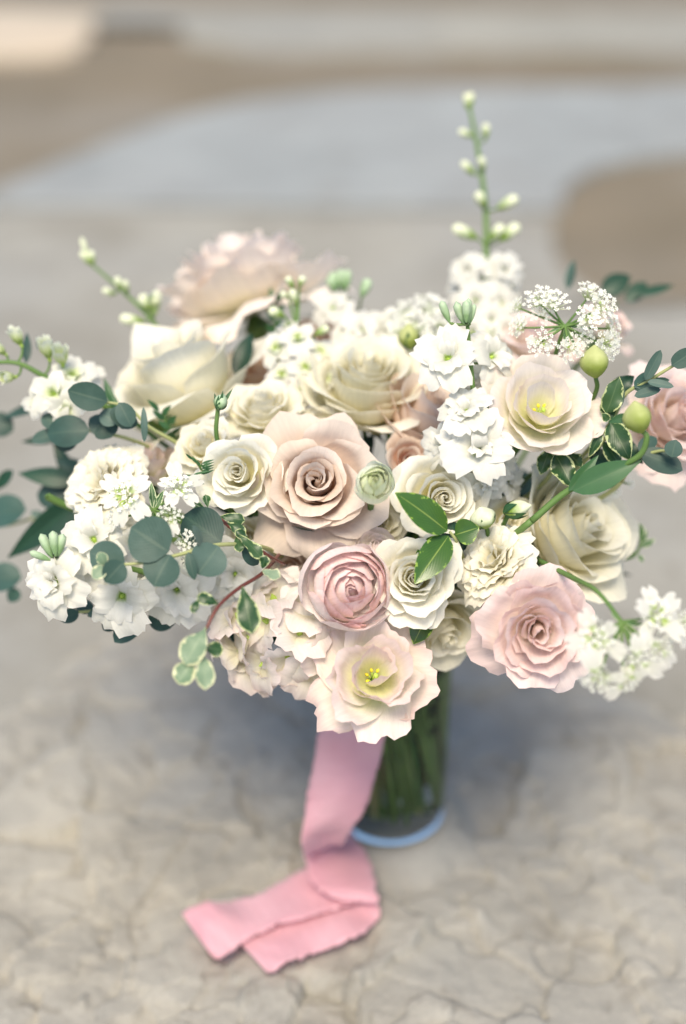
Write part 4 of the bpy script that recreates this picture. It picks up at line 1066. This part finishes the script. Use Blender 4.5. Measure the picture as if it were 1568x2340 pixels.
sprig('glossy_leaf_sprig', 'long pointed dark leaves fanned out behind the carnation at far left', 'leaf sprig', [(260, 1160, .97), (190, 1130, .98), (150, 1120, .985)], M_STEMD,
      [E(180, 1100, 42, 1082, 46, .975, .98), E(200, 1130, 18, 1275, 66, .97, .975), E(180, 1120, 120, 1000, 36, .99, .99), E(30, 1075, -10, 1120, 30, .99, 1.0), E(200, 1080, 130, 1050, 40, .985, .985, L_EUCD), E(210, 1180, 140, 1200, 50, .99, .99, L_EUCD),
       E(120, 920, 0, 960, 28, .99, 1.0, L_EUCD), E(140, 1000, 50, 1010, 22, .985, .99), E(60, 830, 62, 760, 22, .95, .96, L_EUCD), E(92, 800, 95, 770, 18, .97, .98, L_EUCD)], lmat=L_RUS, lshape='lance', bend=.1, fold=.16, group=GL)
sprig('glossy_leaf_sprig', 'two slim upright dark leaves above the oval eucalyptus leaves at left', 'leaf sprig', [(300, 960, .94), (280, 945, .93)], M_STEMD, [E(262, 935, 238, 865, 20, .925, .93), E(272, 940, 250, 890, 14, .92, .922), E(275, 945, 262, 912, 12, .922, .925)], lmat=L_LIS, lshape='lance', bend=.06, fold=.3, group=GL)
VA = 'variegated pittosporum twigs'
sprig('pittosporum_twig', 'trailing red-stemmed twig with cream-edged leaves hanging below the lower left flowers', 'pittosporum', [(640, 1265, .885), (600, 1310, .835), (545, 1345, .812), (500, 1385, .80), (474, 1432, .795), (462, 1460, .795)], M_STEMR,
      [E(472, 1434, 424, 1520, 70, .792, .785, L_VARP), E(446, 1505, 406, 1562, 58, .79, .785, L_VARP), E(464, 1492, 470, 1576, 50, .788, .78, L_VARP), E(462, 1480, 510, 1486, 38, .796, .8), E(554, 1340, 576, 1448, 58, .806, .80), E(500, 1380, 450, 1362, 32, .802, .80), E(455, 1368, 438, 1400, 20, .80, .796),
       E(598, 1305, 640, 1320, 32, .822, .815, L_VARP), E(600, 1300, 608, 1270, 28, .824, .822, L_VAR)], r=(.0013, .0009), lmat=L_VAR, lshape='spoon', bend=.14, fold=.12, wave=.10, group=VA)
sprig('pittosporum_twig', 'variegated twig curling under the left white spray rose', 'pittosporum', [(480, 1165, .868), (520, 1200, .85), (560, 1230, .842), (610, 1268, .845), (650, 1290, .87)], M_STEMR,
      [E(520, 1195, 562, 1222, 30, .842, .84), E(545, 1222, 600, 1278, 34, .836, .832), E(540, 1225, 548, 1262, 26, .84, .835), E(570, 1235, 538, 1212, 24, .838, .838), E(500, 1180, 560, 1190, 30, .846, .846), E(470, 1165, 440, 1150, 26, .86, .86, L_BRACT), E(475, 1160, 470, 1130, 22, .86, .86, L_BRACT)], r=(.0012, .001), lmat=L_VAR, lshape='spoon', bend=.14, fold=.12, wave=.12, group=VA, to_vase=False)
sprig('pittosporum_twig', 'variegated leaves with cream rims right of the pale lisianthus', 'pittosporum', [(1330, 1060, .91), (1370, 1020, .89), (1400, 970, .875), (1400, 930, .87)], M_STEMY,
      [E(1385, 945, 1415, 860, 52, .866, .862), E(1380, 915, 1400, 960, 40, .872, .87), E(1395, 965, 1440, 1052, 60, .866, .86), E(1392, 960, 1376, 945, 22, .86, .858), E(1400, 962, 1455, 975, 34, .868, .866), E(1375, 985, 1345, 1045, 26, .866, .868), E(1415, 975, 1400, 1030, 22, .87, .87), E(1380, 1010, 1420, 1070, 40, .876, .874),
       E(1390, 900, 1450, 860, 44, .885, .885, L_RUS), E(1350, 1030, 1410, 1080, 50, .89, .89, L_RUS), E(1410, 1000, 1470, 1060, 40, .89, .89, L_RUS)], lmat=L_VAR, lshape='camellia', bend=.1, fold=.16, wave=.10, group=VA)
sprig('pittosporum_twig', 'variegated dark leaf below the pale lisianthus, over the creamy yellow rose', 'pittosporum', [(1260, 1080, .90), (1270, 1050, .885)], M_STEMY,
      [E(1270, 1040, 1308, 1112, 58, .868, .862), E(1255, 1030, 1235, 1085, 40, .875, .875), E(1300, 1035, 1330, 1070, 36, .875, .87)], lmat=L_VAR, lshape='camellia', bend=.1, fold=.16, wave=.12, group=VA)
sprig('fern_tip', 'bright green feathery sprig behind the small cream spray rose', 'greenery', [(420, 1010, .95), (390, 970, .95), (350, 930, .955)], M_STEM,
      [E(370 + 10 * i, 950 + 16 * i, 352 + 14 * i + 14 * (i % 2), 938 + 15 * i - 12 * (i % 3), 12, .945, .94) for i in range(7)] + [E(360 + 9 * i, 940 + 14 * i, 388 + 9 * i, 936 + 15 * i, 12, .945, .94) for i in range(6)], lmat=L_BRACT, lshape='lance', bend=.05, fold=.1, group='small green sprigs', nu=5, nv=6)
sprig('fern_tip', 'thready dark green tip in front of the small cream spray rose', 'greenery', [(470, 1110, .88), (460, 1070, .87), (440, 1045, .865)], M_STEM,
      [E(440 + 9 * (i % 5), 1050 + 7 * i, 424 + 12 * (i % 6), 1036 + 8 * i, 6, .862, .86) for i in range(9)] + [E(460, 1060 + 6 * i, 490, 1050 + 6 * i, 6, .862, .86) for i in range(5)], lmat=L_LIS, lshape='lance', bend=.05, fold=.1, group='small green sprigs', nu=5, nv=6)
sprig('fern_tip', 'small bright green sprig standing free at the right rim', 'greenery', [(1370, 1230, .94), (1405, 1270, .95), (1440, 1275, .955), (1462, 1250, .955), (1466, 1200, .955)], M_STEM,
      [E(1466, 1230, 1462, 1195, 22, .955, .955), E(1466, 1240, 1480, 1212, 14, .955, .955), E(1465, 1250, 1498, 1232, 18, .955, .955), E(1445, 1272, 1440, 1245, 14, .955, .955), E(1460, 1268, 1470, 1285, 12, .955, .955), E(1462, 1215, 1450, 1200, 12, .955, .955), E(1410, 1270, 1425, 1258, 12, .955, .955)], lmat=L_BRACT, lshape='lance', group='small green sprigs', nu=5, nv=6)

sprig('fern_tip', 'fresh green sprig rising between the faint pink rose and the white delphinium', 'greenery', [(640, 900, .99), (632, 760, 1.0), (622, 680, 1.01)], M_STEM,
      [E(630, 760 - 14 * i, 606 + 44 * (i % 2), 742 - 16 * i, 15, .995, .99) for i in range(6)] + [E(622, 690, 618, 655, 14, 1.0, 1.0)], lmat=L_LIS, lshape='lance', group='small green sprigs', nu=5, nv=6)
sprig('fern_tip', 'thin green sprig with narrow leaves left of the small cream spray rose', 'greenery', [(440, 1060, .93), (400, 1000, .925), (372, 950, .92)], M_STEM,
      [E(400 - 6 * i, 1000 - 10 * i, 372 + 50 * (i % 2) - 6 * i, 985 - 12 * i, 14, .92, .915) for i in range(7)], lmat=L_LIS, lshape='lance', group='small green sprigs', nu=5, nv=6)

# ------------------------------------------------------------------ leafy stems filling the inside of the bouquet
cen = Vector((-.005, -.03, .235))
fr = random.Random(77)
for i in range(22):
    a = i * GA
    z = 1 - 1.05 * (i + .5) / 22
    d = Vector((math.sqrt(max(0, 1 - z * z)) * math.cos(a), math.sqrt(max(0, 1 - z * z)) * math.sin(a), max(z, -.12) * .95)).normalized()
    R0 = Vector((.135, .080, .105))
    tip = cen + Vector((d.x * R0.x, d.y * R0.y, d.z * R0.z))
    W = [cen + (tip - cen) * .15, cen + (tip - cen) * .6, tip]
    M = Matrix.Translation(W[0])
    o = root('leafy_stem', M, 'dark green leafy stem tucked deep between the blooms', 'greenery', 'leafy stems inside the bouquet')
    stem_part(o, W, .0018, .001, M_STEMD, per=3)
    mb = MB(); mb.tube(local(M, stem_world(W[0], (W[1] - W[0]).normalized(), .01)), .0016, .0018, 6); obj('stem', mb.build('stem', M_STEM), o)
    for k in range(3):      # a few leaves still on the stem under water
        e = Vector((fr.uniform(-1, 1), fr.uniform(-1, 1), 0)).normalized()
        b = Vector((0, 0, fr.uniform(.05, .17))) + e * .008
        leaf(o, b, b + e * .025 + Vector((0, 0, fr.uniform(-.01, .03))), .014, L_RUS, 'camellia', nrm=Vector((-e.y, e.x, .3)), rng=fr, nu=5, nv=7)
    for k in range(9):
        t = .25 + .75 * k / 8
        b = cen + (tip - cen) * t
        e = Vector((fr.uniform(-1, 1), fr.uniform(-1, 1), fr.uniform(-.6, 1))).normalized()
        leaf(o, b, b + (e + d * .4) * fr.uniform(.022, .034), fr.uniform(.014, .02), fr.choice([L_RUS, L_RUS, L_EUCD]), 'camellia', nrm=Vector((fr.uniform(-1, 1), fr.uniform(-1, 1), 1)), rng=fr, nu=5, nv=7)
